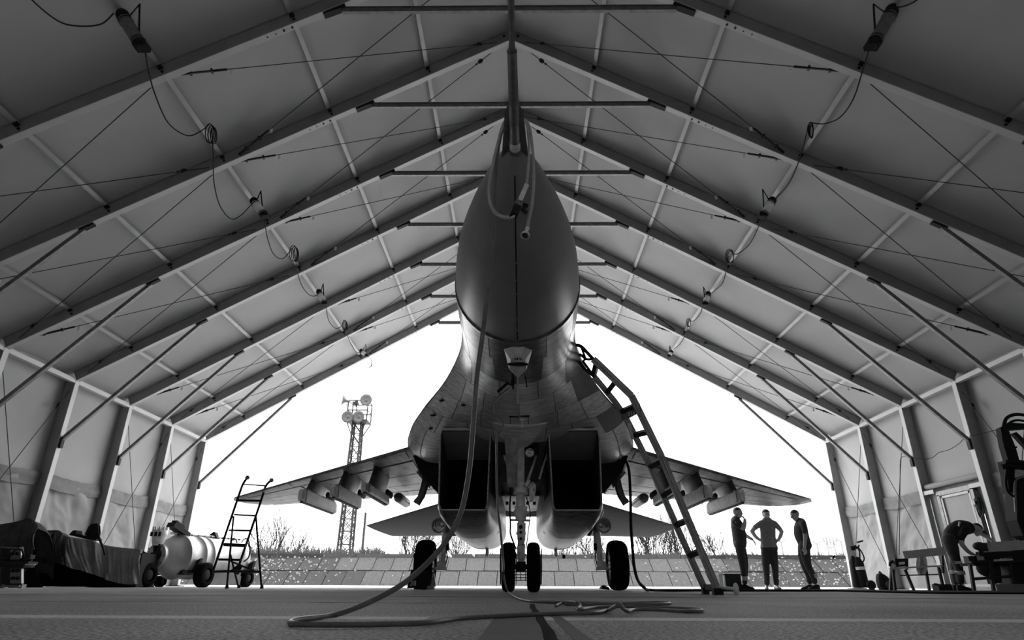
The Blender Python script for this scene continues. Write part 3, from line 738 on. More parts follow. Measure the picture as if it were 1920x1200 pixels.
# faceted sensor fairing under the nose with its cap
def under(u, v, lo=5.0, hi=9.8):
    best = None
    for k in range(240):
        yy = lerp(lo, hi, k / 239); q = P(u, v, yy); xx = abs(q.x - ax(yy)); h = crv(sample(U, yy), 6)
        i = min(range(len(h)), key=lambda s_: abs(h[s_].x - xx)); d = abs(q.z - h[i].z)
        if best is None or d < best[0]: best = (d, q.copy())
    return best[1]
dn = V((0, -.10, -.16))
sp_ = {k: under(*uv) for k, uv in dict(tl=(958, 637), tr=(984, 637), l=(944, 653), r=(999, 653), bl=(951, 680), br=(991, 680), b=(971, 700), m=(971, 645)).items()}
f = MB()
ring0 = [sp_[k] for k in ('tl', 'tr', 'r', 'br', 'b', 'bl', 'l')]
cen = sum(ring0, V()) / 7
dp = V((0, -.02, -.09))
r1 = [cen + (p - cen) * (.80 if p.y > cen.y - .1 else .5) + dp for p in ring0]
f.add(ring0 + r1, [tuple(range(7, 14))] + [(i, (i + 1) % 7, 7 + (i + 1) % 7, 7 + i) for i in range(7)])
sf = f.build('sensor_fairing', m_gear, jet)
c2 = sum(r1, V()) / 7
MB().ball(c2 + V((0, .0, .0)), .10, sc3=(1.0, .55, .10)).build('sensor_window', m_void, sf)
text('ut', .085, frame((1, 0, 0), (0, -.5, -1), r1[0].lerp(r1[1], .5) + V((0, .03, -.006))), m_blk, 'stencil', sf)
q = under(971, 706)
f = MB().box(q + V((0, -.03, -.14)), (.018, .03, .30)); f.build('blade_antenna', m_aluw, jet)
a, b_, c = under(961, 713), under(958, 716), under(935, 736)
MB().cyl(a + V((0, 0, .0)), a + V((0, -.02, -.09)), .016).tube([a + V((0, -.02, -.05)), P(951, 720, a.y - .1)], .010, 8).build('probe_stub', m_dark, jet)
MB().tube([P(952, 718, a.y - .10), P(934, 734, a.y - .2)], .0145, 10).build('probe_cover', m_blk, jet)
a = under(985, 706); MB().cyl(a, P(988, 726, a.y - .06), .006).build('drain_pipe', m_dark, jet)
a = under(979, 784); MB().box(a + V((0, 0, -.02)), (.05, .03, .03)).box(a + V((0, 0, -.075)), (.013, .013, .09)).build('ground_pin', m_white, jet)
# canopy, seen only from elsewhere
MB().ball(J(0, 7.0, 3.12), 1, 20, 12, sc3=(.36, 1.25, .48)).build('canopy', m_glass, jet)
# ---------------------------------------------------------------- intakes and nacelles
def nac_sec(kind, y, sg):
    pass
def nacelle(sg):
    N = 40
    def rr(xi0, xo0, xi1, xo1, z0, z1, rb, rt):
        """closed outline starting top inner, clockwise; bottom corners radius rb"""
        out = []
        def corner(cx, cz, r, a0, a1, n):
            for k in range(n): 
                a = math.radians(lerp(a0, a1, k / (n - 1))); out.append((cx + r * math.cos(a), cz + r * math.sin(a)))
        corner(xo1 - rt, z1 - rt, rt, 90, 0, 5)
        corner(xo0 - rb, z0 + rb, rb, 0, -90, 10)
        corner(xi0 + rb * .8, z0 + rb * .8, rb * .8, -90, -180, 10)
        corner(xi1 + rt, z1 - rt, rt, 180, 90, 5)
        # evenly resample
        P_ = [V((a, b, 0)) for a, b in out]; P_.append(P_[0]); L_ = [0]
        for i in range(1, len(P_)): L_.append(L_[-1] + (P_[i] - P_[i - 1]).length)
        res = []
        for k in range(N):
            d = L_[-1] * k / N; i = max(j for j in range(len(L_) - 1) if L_[j] <= d); t = (d - L_[i]) / max(L_[i + 1] - L_[i], 1e-9); res.append(P_[i].lerp(P_[i + 1], t))
        return res
    secs = [  # y at top, rake, xi0,xo0,xi1,xo1,z0,z1,rb,rt
        (8.00, 1.00, .455, 1.140, .375, 1.045, 1.035, 1.955, .05, .03),
        (8.15, 1.08, .440, 1.165, .360, 1.060, .945, 1.965, .14, .04),
        (8.50, 1.12, .420, 1.185, .355, 1.075, .850, 1.975, .25, .05),
        (9.00, 1.00, .390, 1.20, .350, 1.09, .795, 1.98, .33, .05),
        (9.9, .55, .345, 1.23, .33, 1.12, .755, 1.95, .40, .08),
        (11.0, .1, .315, 1.27, .32, 1.20, .745, 1.90, .46, .2),
        (12.5, 0, .31, 1.29, .31, 1.29, .745, 1.80, .485, .3),
        (14.0, 0, .32, 1.28, .32, 1.28, .765, 1.75, .475, .42),
        (15.3, 0, .36, 1.24, .36, 1.24, .84, 1.74, .43, .42),
    ]
    def ring(s_, ins=0.0, back=0.0):
        y, rk, xi0, xo0, xi1, xo1, z0, z1, rb, rt = s_
        o = rr(xi0 + ins, xo0 - ins, xi1 + ins, xo1 - ins, z0 + ins, z1 - ins, max(rb - ins, .02), max(rt - ins, .015))
        res = []
        for p in o:
            yy = y + back + rk * (z1 - p.y) / (z1 - z0); res.append(J(sg * p.x, yy, p.y))
        return res
    def mid(a, b, t): return tuple(lerp(p, q, t) for p, q in zip(a, b))
    rings = []
    for i in range(len(secs) - 1):
        for k in range(4): rings.append(ring(mid(secs[i], secs[i + 1], k / 4)))
    rings.append(ring(secs[-1]))
    nb = MB().loft(rings, cap=False); no = nb.build('engine_nacelle', m_bright, jet)
    # lip band and duct
    r0, r1 = ring(secs[0]), ring(secs[0], .016, .03)
    MB().loft([ring(secs[0], -.004, .05), ring(secs[0], -.004, -.005), ring(secs[0], .014, -.005), ring(secs[0], .016, .04)], cap=False).build('intake_lip', m_skin2, no)
    d = [r1] + [[p + V((0, dy, 0)) for p in r1] for dy in (.4, 1.0, 2.0)]
    MB().loft(d, cap=False).add(d[-1], [tuple(range(N))]).build('intake_duct', m_duct, no)
    # ramp plate hanging from the upper lip
    y0 = 8.08
    a, b2 = J(sg * .39, y0, 1.94), J(sg * 1.035, y0, 1.94); c, d2 = J(sg * 1.05, y0 + .95, 1.74), J(sg * .40, y0 + .95, 1.74)
    MB().prism([a, b2, c, d2], (0, .0, .02)).build('intake_ramp', m_ramp, no)
    MB().prism([d2, c, c + V((0, .9, -.12)), d2 + V((0, .9, -.12))], (0, 0, .02)).build('second_ramp', m_tail, no)
    # nozzle and rear ring bands
    MB().loft([[J(sg * .80 + .435 * s_ * math.cos(2 * pi * k / 32), y, 1.29 + .435 * s_ * math.sin(2 * pi * k / 32)) for k in range(32)] for y, s_ in ((15.25, 1.0), (15.9, .92), (16.5, .78), (16.5, .70), (15.6, .6))], cap=False).build('nozzle', m_dark, no)
    for y, rr_ in ((12.9, .0), (13.35, 0), (13.9, 0)):
        s_ = None
        t = (y - 12.5) / 1.5; sec = mid(secs[6], secs[7], min(t, 1)); ra = ring(sec, -.004); rbk = [p + V((0, .05, 0)) for p in ra]
        MB().loft([ra, rbk], cap=False).build('nacelle_band', m_skin3, no)
    for k in range(9):
        a = math.radians(-130 + 10 * k); c = J(sg * .80 + .484 * math.cos(a), 13.65, 1.245 + .484 * math.sin(a)); MB().box(c, (.07, .22, .02), Matrix.Rotation(-(a + pi / 2), 3, 'Y')).build('cooling_louvre', m_skin3, no)
    best = None
    for k_ in range(200):
        yy = 9.6 + .02 * k_; q = P(929.6 if sg < 0 else 1024.5, 995.5, yy); dd = abs(math.hypot(q.x - ax(yy) - sg * .80, q.z - 1.235) - .487)
        if best is None or dd < best[0]: best = (dd, q.copy())
    c = best[1]
    MB().cyl(c + V((sg * -.01, -.03, -.015)), c + V((sg * .02, .03, .03)), .048, seg=12).build('vent_port', m_void, no)
    MB().box(J(sg * .72, 13.9, .70), (.06, .16, .16)).build('drain_mast', m_gear, no)
    return no
for sg in (-1, 1): nacelle(sg)
# ---------------------------------------------------------------- wings, tail
def foil(mb, root, tip, tr, tt, nseg=18, nsp=14):
    """root, tip = (LE, TE); thickness ratios"""
    secs = []
    for s_ in range(nsp + 1):
        t = s_ / nsp; le, te = root[0].lerp(tip[0], t), root[1].lerp(tip[1], t); c = (te - le); th = lerp(tr, tt, t)
        ring = []
        for k in range(nseg):
            a = 2 * pi * k / nseg; xx = (1 - math.cos(a)) / 2; yt = th * math.sin(a) * (1 - .35 * xx) * (xx ** .12 if xx > 0 else 0) * .5 * 1.3
            ring.append(le + c * xx + V((0, 0, yt)))
        secs.append(ring)
    return mb.loft(secs)
ZW = H0
for sg in (-1, 1):
    le_r, te_r = J(sg * 1.70, 9.62, 2.06), J(sg * 1.75, 14.35, 1.98)
    le_t, te_t = J(sg * 5.72, 12.72, 1.67), J(sg * 5.52, 13.95, 1.66)
    wo = foil(MB(), (le_r, te_r), (le_t, te_t), .20, .07).build('wing', m_wing, jet)
    # rounded wing tip
    t_ = foil(MB(), (le_t, te_t), (J(sg * 5.93, 13.15, 1.66), J(sg * 5.83, 13.75, 1.66)), .07, .02, nsp=3).build('wing_tip', m_wing, wo)
    # leading-edge flap and trailing control surfaces as proud plates on the underside
    def wp(a, c, dz=-.012):
        l = le_r.lerp(le_t, a); t = te_r.lerp(te_t, a); th = lerp(.20, .07, a)
        xx = c; k = math.sqrt(max(0, 1 - (1 - 2 * xx) ** 2)); return l.lerp(t, c) + V((0, 0, -th * k * (1 - .35 * xx) * xx ** .12 * .65 + dz))
    def plate(a0, a1, c0, c1, nm, mt):
        g = [[wp(lerp(a0, a1, i / 12), lerp(c0, c1, j / 5)) for j in range(6)] for i in range(13)]
        return MB().grid(g).build(nm, mt, wo)
    for a0, a1 in ((.03, .33), (.335, .64), (.645, .97)): plate(a0, a1, .02, .13, 'slat', m_wing)
    for a0, a1 in ((.02, .30), (.31, .60), (.61, .95)):
        for c0, c1 in ((.15, .34), (.35, .56), (.57, .74)): plate(a0, a1, c0, c1, 'wing_panel', m_wing)
    plate(.02, .45, .76, .98, 'flap', m_wing); plate(.46, .95, .76, .98, 'aileron', m_wing)
    for a in (.60, .72): MB().tube([te_r.lerp(te_t, a), te_r.lerp(te_t, a) + V((0, .22, -.05))], .006, 5).build('static_wick', m_blk, wo)
    # three pylons with launch rails
    for n_, (x, yf, yr, z, hh, py0, py1, rw) in enumerate(((3.78, 10.95, 13.0, 1.50, .22, 11.15, 12.0, .13), (3.06, 10.35, 12.1, 1.50, .22, 10.6, 11.6, .13), (2.47, 10.0, 11.8, 1.50, .15, 10.25, 11.3, .12))):
        pyl = MB().loft([[J(sg * x + dx * k_, py0 + a0, zz), J(sg * x + dx, lerp(py0, py1, .25) + a0, zz), J(sg * x + dx, py1 + a1, zz), J(sg * x, py1 + .12 + a1, zz), J(sg * x - dx, py1 + a1, zz), J(sg * x - dx, lerp(py0, py1, .25) + a0, zz)] for zz, a0, a1, dx, k_ in ((z + hh / 2 - .02, 0, 0, .05, 0), (z + hh / 2 + .10, .12, .1, .06, 0), (1.93, .35, .3, .075, 0))]).build('pylon', m_skin3, wo)
        nose = J(sg * x, yf, z)
        sec = []
        for (y, s_, cz) in ((yf - .02, .55, -.02), (yf + .03, .85, -.01), (yf + .16, 1, 0), (yr - .12, 1, 0), (yr, .82, -.02)):
            a_, b_ = rw / 2 * s_, hh / 2 * s_
            sec.append([J(sg * x + xx, y, z + cz + zz) for xx, zz in ((-a_, -b_ * .7), (-a_ * .6, -b_), (a_ * .6, -b_), (a_, -b_ * .7), (a_, b_ * .7), (a_ * .6, b_), (-a_ * .6, b_), (-a_, b_ * .7))])
        rl = MB().loft(sec, smooth=False).build('launch_rail', m_white if n_ < 2 else m_gear, pyl)
        MB().box(J(sg * x, (yf + yr) / 2, z - hh / 2 - .012), (.05, yr - yf - .1, .024)).build('rail_track', m_dark, rl)
        MB().box(J(sg * x - sg * .0, yf + .16, z + .0), (rw + .012, .10, hh * .9)).build('front_cap', m_skin3, rl)
        MB().loft([[J(sg * x + .035 * math.cos(a * pi / 4) * s_, y, z + hh / 2 + .06 + .07 * math.sin(a * pi / 4) * s_) for a in range(8)] for y, s_ in ((py1 + .35, .2), (py1 + .45, 1), (py1 + .85, 1), (py1 + .95, .3))]).build('rear_fairing', m_blk, rl)
    pod = MB().lathe(J(sg * 2.36, 12.2, 1.62), (0, 1, 0), [(-.02, 0), (0, .05), (.06, .085), (.14, .095), (1.0, .09), (1.5, .0)], 16).build('actuator_pod', m_skin3, wo)
    # stabilator
    foil(MB(), (J(sg * 1.75, 14.5, 1.80), J(sg * 1.80, 17.75, 1.30)), (J(sg * 3.98, 16.6, 1.46), J(sg * 3.55, 18.15, 1.30)), .12, .05).build('tailplane', m_tail, jet)
    # fin, hidden from this camera
    fin = MB(); a, b2, c, d2 = J(sg * 1.55, 12.6, 2.3), J(sg * 1.55, 16.2, 2.2), J(sg * 1.85, 17.0, 4.3), J(sg * 1.85, 16.0, 4.4)
    fin.prism([a, b2, c, d2], (.08, 0, 0)).build('tail_fin', m_tail, jet)
MB().loft([[J(1.1 * s_ * math.cos(2 * pi * k / 24), y, 1.98 + .22 * s_ * math.sin(2 * pi * k / 24)) for k in range(24)] for y, s_ in ((16.3, 1.5), (17.2, 1.2), (17.8, .7))]).build('tail_section', m_skin, jet)
# ---------------------------------------------------------------- nose gear
YN = 8.17
def N(u, v, dy=0): return P(u, v, YN + dy)
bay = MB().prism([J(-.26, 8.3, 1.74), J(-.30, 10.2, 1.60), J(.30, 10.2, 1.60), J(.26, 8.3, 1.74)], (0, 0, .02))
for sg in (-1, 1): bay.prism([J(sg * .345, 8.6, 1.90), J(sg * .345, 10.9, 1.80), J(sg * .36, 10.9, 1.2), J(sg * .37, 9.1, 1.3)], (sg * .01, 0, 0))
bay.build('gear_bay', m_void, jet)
MB().loft([[J(w_ * math.sin(a_), y_, 1.96 - (1.96 - zb_) * math.cos(a_) ** .7) for a_ in [math.radians(-89 + 178 * k_ / 16) for k_ in range(17)]] for y_, w_, zb_ in ((7.55, .36, 1.885), (7.8, .34, 1.835), (8.0, .29, 1.775), (8.12, .22, 1.735), (8.16, .20, 1.735))]).build('belly_keel', m_skin2, jet)
MB().prism([J(-.34, 10.9, 1.47), J(.34, 10.9, 1.47), J(.34, 12.4, 1.43), J(-.34, 12.4, 1.43)], (0, 0, .03)).build('ventral_panel', m_wing, jet)
for k_ in range(5): MB().box(J(-.24 + .12 * k_, 11.3, 1.40), (.05, .08, .05)).build('ventral_fitting', m_dark, jet)
st_ = MB()
def seg_(u, v0, v1, w0, w1, dy=0):
    a, b_ = N(u, v0, dy), N(u, v1, dy); k = 1163 / ((a - CAM).dot(FW)); k2 = 1163 / ((b_ - CAM).dot(FW)); st_.tube([a, b_], [w0 / 2 / k, w1 / 2 / k2], 14)
seg_(976, 820, 905, 15, 15, .12); seg_(976, 905, 960, 17, 17, .05); seg_(976, 915, 925, 26, 24); seg_(976.5, 950, 975, 24, 20); seg_(977, 972, 1022, 13, 13)
seg_(977.5, 1020, 1050, 15, 13, .02); seg_(977.5, 1048, 1068, 12, 13, .04)
for (a, b_, r) in (((962, 925), (990, 925), .020), ((963, 960), (993, 962), .022), ((958, 975), (994, 976), .014), ((968, 1000), (986, 1000), .02), ((967, 1040), (987, 1040), .012)): st_.cyl(N(*a), N(*b_), r, seg=8)
strut = st_.build('nose_gear', m_gear, jet)
tor = MB().prism([N(969, 980, -.09), N(986, 980, -.09), N(985, 1012, -.11), N(982, 1022, -.06), N(973, 1022, -.06), N(970, 1012, -.11)], (0, .05, 0)); t_o = tor.build('torque_link', m_gear, strut)
for v, r in ((988, .025), (998, .018), (1010, .017)): MB().cyl(N(976.5, v, -.125), N(976.5, v, -.095), r, seg=14).build('lightening_hole', m_void, t_o)
MB().prism([N(969, 1024, -.06), N(985, 1024, -.06), N(984, 1048, -.05), N(979, 1060, -.03), N(974, 1060, -.03), N(970, 1048, -.05)], (0, .04, 0)).build('fork_cover', m_gear, strut)
MB().cyl(N(988, 905, .02), N(1011, 838, .55), .018, seg=10).cyl(N(985, 912), N(992, 900), .024, seg=8).build('drag_brace', m_gear, strut)
MB().cyl(N(951, 870, .3), N(937, 830, .55), .016, seg=10).build('side_brace', m_gear, strut)
MB().box(N(996, 925, -.02), (.05, .06, .20)).cyl(N(996, 915, -.06), N(1002, 935, -.06), .018).box(N(1000, 912, 0), (.06, .05, .05)).tube(crv([N(990, 915, -.08), N(999, 905, -.08), N(1003, 920, -.08), N(999, 938, -.06), N(990, 940, -.03)]), .008, 6).build('steering_unit', m_gear, strut)
MB().box(N(958, 922, -.02), (.05, .06, .10)).box(N(952, 926, 0), (.07, .05, .03)).build('hydraulic_block', m_dark, strut)
MB().tube(crv([N(958, 920, -.04), N(956, 950, -.07), N(957, 985, -.08), N(957, 1000, -.08), N(963, 1018, -.08), N(968, 1030, -.06)]), .010, 8).build('gear_hose', m_blk, strut)
MB().tube(crv([N(986, 930, -.05), N(994, 960, -.07), N(990, 1000, -.06), N(986, 1030, -.05)]), .006, 6).tube(crv([N(967, 1035, -.03), N(970, 1060, -.05), N(977, 1070, -.06)]), .006, 6).tube([N(966, 1030, -.03), N(966, 1060, -.02), N(968, 1072, -.02)], .006, 6).build('brake_line', m_blk, strut)
MB().tube([N(970, 830, -.05), N(963, 895, -.1), N(966, 910, -.1)], .008, 6).build('cable_loom', m_blk, strut)
# big gear-leg door hanging left of the strut
dpts = [N(943, 795, -.35), N(969.5, 797, -.35), N(970, 910, -.10), N(966, 914, -.10), N(951, 909, -.10), N(948, 850, -.22)]
MB().prism(dpts, (0, .02, 0)).build('gear_door', m_wing, strut)
MB().tube(crv([N(1027, 832, .5), N(1026, 850, .45), N(1018, 875, .4), N(1011, 898, .35)]), .014, 6).build('bay_door_edge', m_gear, strut)
def lamp(c, r, d, parent, nm='landing_light'):
    d = V(d).normalized()
    o = MB().lathe(c, d, [(-r * 1.1, 0), (-r * .95, r * .5), (-r * .3, r * .92), (0, r), (r * .12, r * 1.04), (r * .14, r * .9), (0, r * .88)], 22).build(nm, m_reflb, parent)
    MB().lathe(c, d, [(.02 * r, r * .9), (-.25 * r, r * .72), (-.5 * r, r * .35), (-.55 * r, 0)], 22).build('reflector', m_glass, o)
    MB().lathe(c, d, [(-.4 * r, 0), (-.2 * r, r * .22), (r * .05, r * .24), (r * .1, 0)], 10).build('bulb', m_chrome, o)
lamp(N(1023 - 30, 849, -.02), .058, (.05, -1, -.05), strut)
AXZ = .285
for sg, uc in ((-1, 953.3), (1, 1000.2)):
    c = N(uc, 1062); c.z = AXZ; r = .285
    ty = MB().lathe(c, (1, 0, 0), [(-.062, .16), (-.078, .20), (-.080, .228), (-.074, .252), (-.058, .272), (-.030, .283), (0, .285), (.030, .283), (.058, .272), (.074, .252), (.080, .228), (.078, .20), (.062, .16)], 40).build('tyre', m_tyre, strut)
    MB().lathe(c, (1, 0, 0), [(-.066, 0), (-.066, .06), (-.05, .07), (-.045, .15), (-.06, .165), (.06, .165), (.045, .15), (.05, .07), (.066, .06), (.066, 0)], 24).build('wheel_hub', m_gear, ty)
    x = c.x + sg * .094
    MB().prism([V((x, c.y + .0, .50)), V((x, c.y + .26, .42)), V((x, c.y + .34, .20)), V((x, c.y + .30, .085)), V((x, c.y + .2, .10)), V((x, c.y - .02, .30))], (sg * .012, 0, 0)).build('mudguard_side', m_blk, ty)
a, b_ = N(953, 1062), N(1000, 1062); a.z = b_.z = AXZ
MB().cyl(a, b_, .03).box((a + b_) / 2, (.12, .09, .12)).build('axle', m_dark, strut)
mg = MB()
for k, z in enumerate((.165, .135, .20, .235)): mg.tube([V((a.x - .05, a.y + .36, z)), V((b_.x + .05, a.y + .36, z))], .006, 5)
for xx in (.3, .5, .7): mg.tube([V((lerp(a.x, b_.x, xx), a.y + .36, .13)), V((lerp(a.x, b_.x, xx), a.y + .30, .30))], .005, 5)
mg.build('mudguard_grille', m_blk, strut)
# ---------------------------------------------------------------- main gear
YM = 10.95
for sg in (-1, 1):
    G = lambda u, v, dy=0: P(977.5 + sg * (u - 977.5), v, YM + dy)
    c = G(1157.5, 1060); c.z = .385
    s2 = MB().tube([G(1119, 1000), G(1121, 1026)], [.062, .066], 14).tube([G(1121, 1024), G(1122, 1032)], .07, 14).tube([G(1122, 1030), G(1126, 1066)], .042, 14)
    s2.tube([G(1112, 930, .3), G(1117, 965, .1), G(1119, 1002)], [.055, .055, .058], 12)
    s2.box(G(1127, 1060), (.15, .14, .12)).cyl(G(1117, 1066), G(1140, 1066), .025)
    mgear = s2.build('main_gear', m_gear, jet)
    MB().tube([G(1128, 1027, -.05), G(1131, 1058, -.05)], .014, 8).build('chrome_piston', m_chrome, mgear)
    MB().tube([G(1118, 1030, -.06), G(1116, 1045, -.07), G(1120, 1060, -.06)], .01, 6).box(G(1116, 1025, -.05), (.05, .05, .10)).build('brake_hose', m_blk, mgear)
    ty = MB().lathe(c, (1, 0, 0), [(-.11, .20), (-.140, .25), (-.152, .295), (-.145, .330), (-.120, .358), (-.075, .379), (0, .386), (.075, .379), (.120, .358), (.145, .330), (.152, .295), (.140, .25), (.11, .20)], 44).build('tyre', m_tyre, mgear)
    hb = MB().lathe(c, (1, 0, 0), [(-.125, 0), (-.125, .07), (-.10, .08), (-.09, .18), (-.12, .21), (.12, .21), (.09, .18), (.10, .08), (.125, .07), (.125, 0)], 26).build('wheel_hub', m_gear, ty)
    bd = MB()
    for k in range(8):
        an = k * pi / 4; bd.beam(c + V((-sg * .13, .09 * math.cos(an), .09 * math.sin(an))), c + V((-sg * .12, .2 * math.cos(an), .2 * math.sin(an))), .02, .03)
    bd.build('brake_spokes', m_steel, ty)
    lamp(G(1132, 985, -.15), .122, (sg * .15, -1, -.05), mgear)
    MB().tube(crv([G(1130, 905, .2), G(1122, 935, .1), G(1128, 960, 0), G(1120, 975, 0), G(1110, 985, 0)]), .030, 8).build('retraction_link', m_skin2, mgear)
    MB().cyl(G(1139, 865, .2), G(1141, 905, .15), .028).cyl(G(1141, 905, .15), G(1133, 925, .1), .02).build('door_strut', m_gear, mgear)
    MB().prism([G(1128, 862, .2), G(1131, 862, .2), G(1136, 890, .2), G(1133, 892, .2)], (0, .05, 0)).build('door_link', m_skin2, mgear)
    # curved leg door hanging outboard
    gd = [[G(u_, v_, dy) for u_, v_, dy in ((1147 + a * 14, 893 - a * 5, 0), (1152 + a * 14, 912, -.05), (1158 + a * 13, 932 - a * 3, -.05), (1168 + a * 12, 948 - a * 8, 0))] for a in (0, .5, 1)]
    MB().grid(gd).build('gear_door', m_skin3, mgear, thick=.02)
    MB().prism([G(1171, 935), G(1178, 935), G(1178, 943), G(1171, 945)], (0, .06, 0)).build('door_latch', m_blk, mgear)
    MB().prism([G(1172, 872, .3), G(1182, 876, .3), G(1150, 915, .1), G(1146, 905, .1)], (0, .05, 0)).build('inner_door', m_wing, mgear)
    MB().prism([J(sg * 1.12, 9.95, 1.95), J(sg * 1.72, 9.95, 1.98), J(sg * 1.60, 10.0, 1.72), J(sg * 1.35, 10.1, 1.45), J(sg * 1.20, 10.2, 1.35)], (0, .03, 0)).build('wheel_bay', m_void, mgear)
    gp = [G(1172, 858, -.2), G(1184, 846, -.2), G(1167, 868, -.1), G(1140, 905, 0), G(1133, 930, 0)]
    MB().tube([G(1186, 832, -.8), G(1184, 846, -.6), G(1164, 870, -.2), G(1141, 903, 0)], .014, 6).build('bay_edge', m_skin2, mgear)
    MB().prism([G(1113, 990, -.05), G(1119, 982, -.05), G(1106, 1005, -.05), G(1099, 1004, -.05)], (0, .05, 0)).build('step_bracket', m_dark, mgear)
# chock board beside the left main wheel
ck = empty('wheel_chock', P(790, 1106, 10.3) * 1, 'dark wheel chock board stencilled 38 in front of the left main wheel', 'wheel chock')
ck.location.z = 0
C_ = lambda u, v, dy=0: P(u, v, 10.25 + dy)
a = [C_(763, 1103), C_(771, 1068), C_(780, 1068), C_(812, 1072), C_(806, 1101)]
MB().prism(a, (0, .06, 0)).build('board', m_blk, ck)
MB().prism([C_(776, 1100, .0), C_(776, 1105.5, 0), C_(812, 1105.5, 0), C_(812, 1100, 0)], (0, .2, 0)).build('foot', m_blk, ck)
for (u, v) in ((789, 1073), (788, 1089)): MB().cyl(C_(u, v, -.012), C_(u, v, -.004), .04, seg=16).build('round_hole', m_void, ck)
MB().prism([C_(807, 1101), C_(814, 1075), C_(817, 1100)], (0, .04, 0)).box(C_(808, 1101.5, -.02), (.10, .10, .05)).build('hinge', m_steel, ck)
text('38', .10, frame((1, 0, 0), (0, -1, 0), C_(774.5, 1094, -.004)), m_paintw, 'stencil', ck)
rc = empty('wheel_chock', (P(1140, 1104, 11.0).x, 10.7, 0), 'small dark chock wedge at the inner side of the right main wheel', 'wheel chock')
MB().prism([P(1126, 1104, 10.5), P(1131, 1098, 10.5), P(1142, 1101, 10.5), P(1143, 1106, 10.5)], (0, .25, 0)).build('wedge', m_blk, rc); MB().cyl(P(1128, 1100, 10.45), P(1136, 1100, 10.45), .02).build('handle', m_dark, rc)
# ================================================================== HOSES
def gp(u, v, z=.0075): 
    return PG(u, v, z)
# main ground-power hose: from the nose probe down to the floor and along it
up_ = [P(938, 420, 2.70), P(926, 352, 2.78), P(929, 290, 2.86), P(938, 246, 2.93), P(953, 228, 2.98), P(972, 226, 2.98)]
hang = [P(925, 440, 2.62), P(917, 520, 2.50), P(906, 620, 2.42), P(895, 700, 2.35), P(887, 800, 2.28), P(880, 880, 2.22), P(866, 955, 2.16), P(843, 1005, 2.10), P(805, 1052, 2.02), P(755, 1095, 1.93), P(690, 1130, 1.86)]
r_h = []
path = [P(972, 230, 3.0), P(950, 232, 2.96), P(937, 262, 2.90), P(929, 330, 2.80)] + hang
gr1 = [gp(u, v) for u, v in ((628, 1153), (575, 1160), (549, 1164), (546, 1168.5), (570, 1171), (640, 1171.5), (720, 1170.5), (800, 1168), (860, 1160), (930, 1155.5), (1000, 1152), (1060, 1150.5), (1115, 1149.5), (1140, 1144))]
knot = [gp(1153, 1137, .03), gp(1162, 1133.5, .036), gp(1168, 1141, .02), gp(1178, 1146.5, .01), gp(1192, 1143, .009)]
gr2 = [gp(u, v) for u, v in ((1240, 1143.5), (1290, 1146.5), (1316, 1145), (1298, 1141.5), (1240, 1139.5), (1180, 1137), (1120, 1138.5), (1090, 1143), (1083, 1141), (1088, 1136))]
kn2 = [gp(1080, 1129, .02), gp(1065, 1128, .018), gp(1050, 1132, .009), gp(1042, 1136, .008)]
seq = crv(path, 6)[:-1]; n1 = len(seq)
full = crv(path + gr1 + knot + gr2 + kn2, 6)
k0 = len(path) * 6
rad_ = [lerp(.0098, .0060, max(0, min(1, (i - 40) / 75))) if i < 300 else .0060 for i in range(len(full))]
ho = MB().tube(full, rad_, 10).build('power_hose', m_hose, base=gp(700, 1170, 0))
tag(ho, 'thick dark hose hanging from the nose probe and looping over the near floor', 'hose')
# second, lying hose and the thin feed from the belly
thin = [under(958, 716) + V((0, -.05, -.06)), P(957, 728, 5.2), P(934, 745, 4.9), P(928, 762, 4.8), P(931, 775, 4.75), P(944, 795, 4.7), P(932, 822, 4.6), P(931, 870, 4.55), P(932, 920, 4.5), P(934, 960, 4.45), P(939, 1000, 4.4), P(943, 1050, 4.3), P(945, 1085, 4.2)]
fl_ = [gp(952, 1108, .02), gp(965, 1118, .009), gp(985, 1125.5), gp(1020, 1128.5), gp(1080, 1130.5), gp(1160, 1131), gp(1230, 1129.5), gp(1256, 1131), gp(1230, 1133), gp(1150, 1132.5), gp(1060, 1133)]
tp = crv(thin + fl_, 6)
rr_ = [.008 if i < 70 else lerp(.008, .007, min(1, (i - 70) / 30)) for i in range(len(tp))]
tag(MB().tube(tp, rr_, 8).build('thin_hose', m_hose, base=(gp(965, 1118, 0))), 'thin dark hose running down from the belly probe past the left nose wheel', 'hose')
a = P(943, 820, 4.6)
# black cable from the right wing root to the floor
bc = [P(1172, 862, 10.0), P(1179, 880, 9.6), P(1182, 930, 9.4), P(1183, 985, 9.3), P(1186, 1030, 9.2), P(1189, 1062, 9.1), P(1196, 1088, 8.9), P(1207, 1101, 8.6)]
bf = [PG(1218, 1106.5, .014), PG(1260, 1107.5, .014), PG(1330, 1107, .014), PG(1420, 1107.5, .014), PG(1560, 1107.5, .014), PG(1640, 1107, .014)]
tag(MB().tube(crv(bc + bf, 6), .021, 8).build('ground_cable', m_blk, base=PG(1220, 1106.5, 0)), 'black cable dropping from the right wing root and crossing the floor rightward', 'cable')
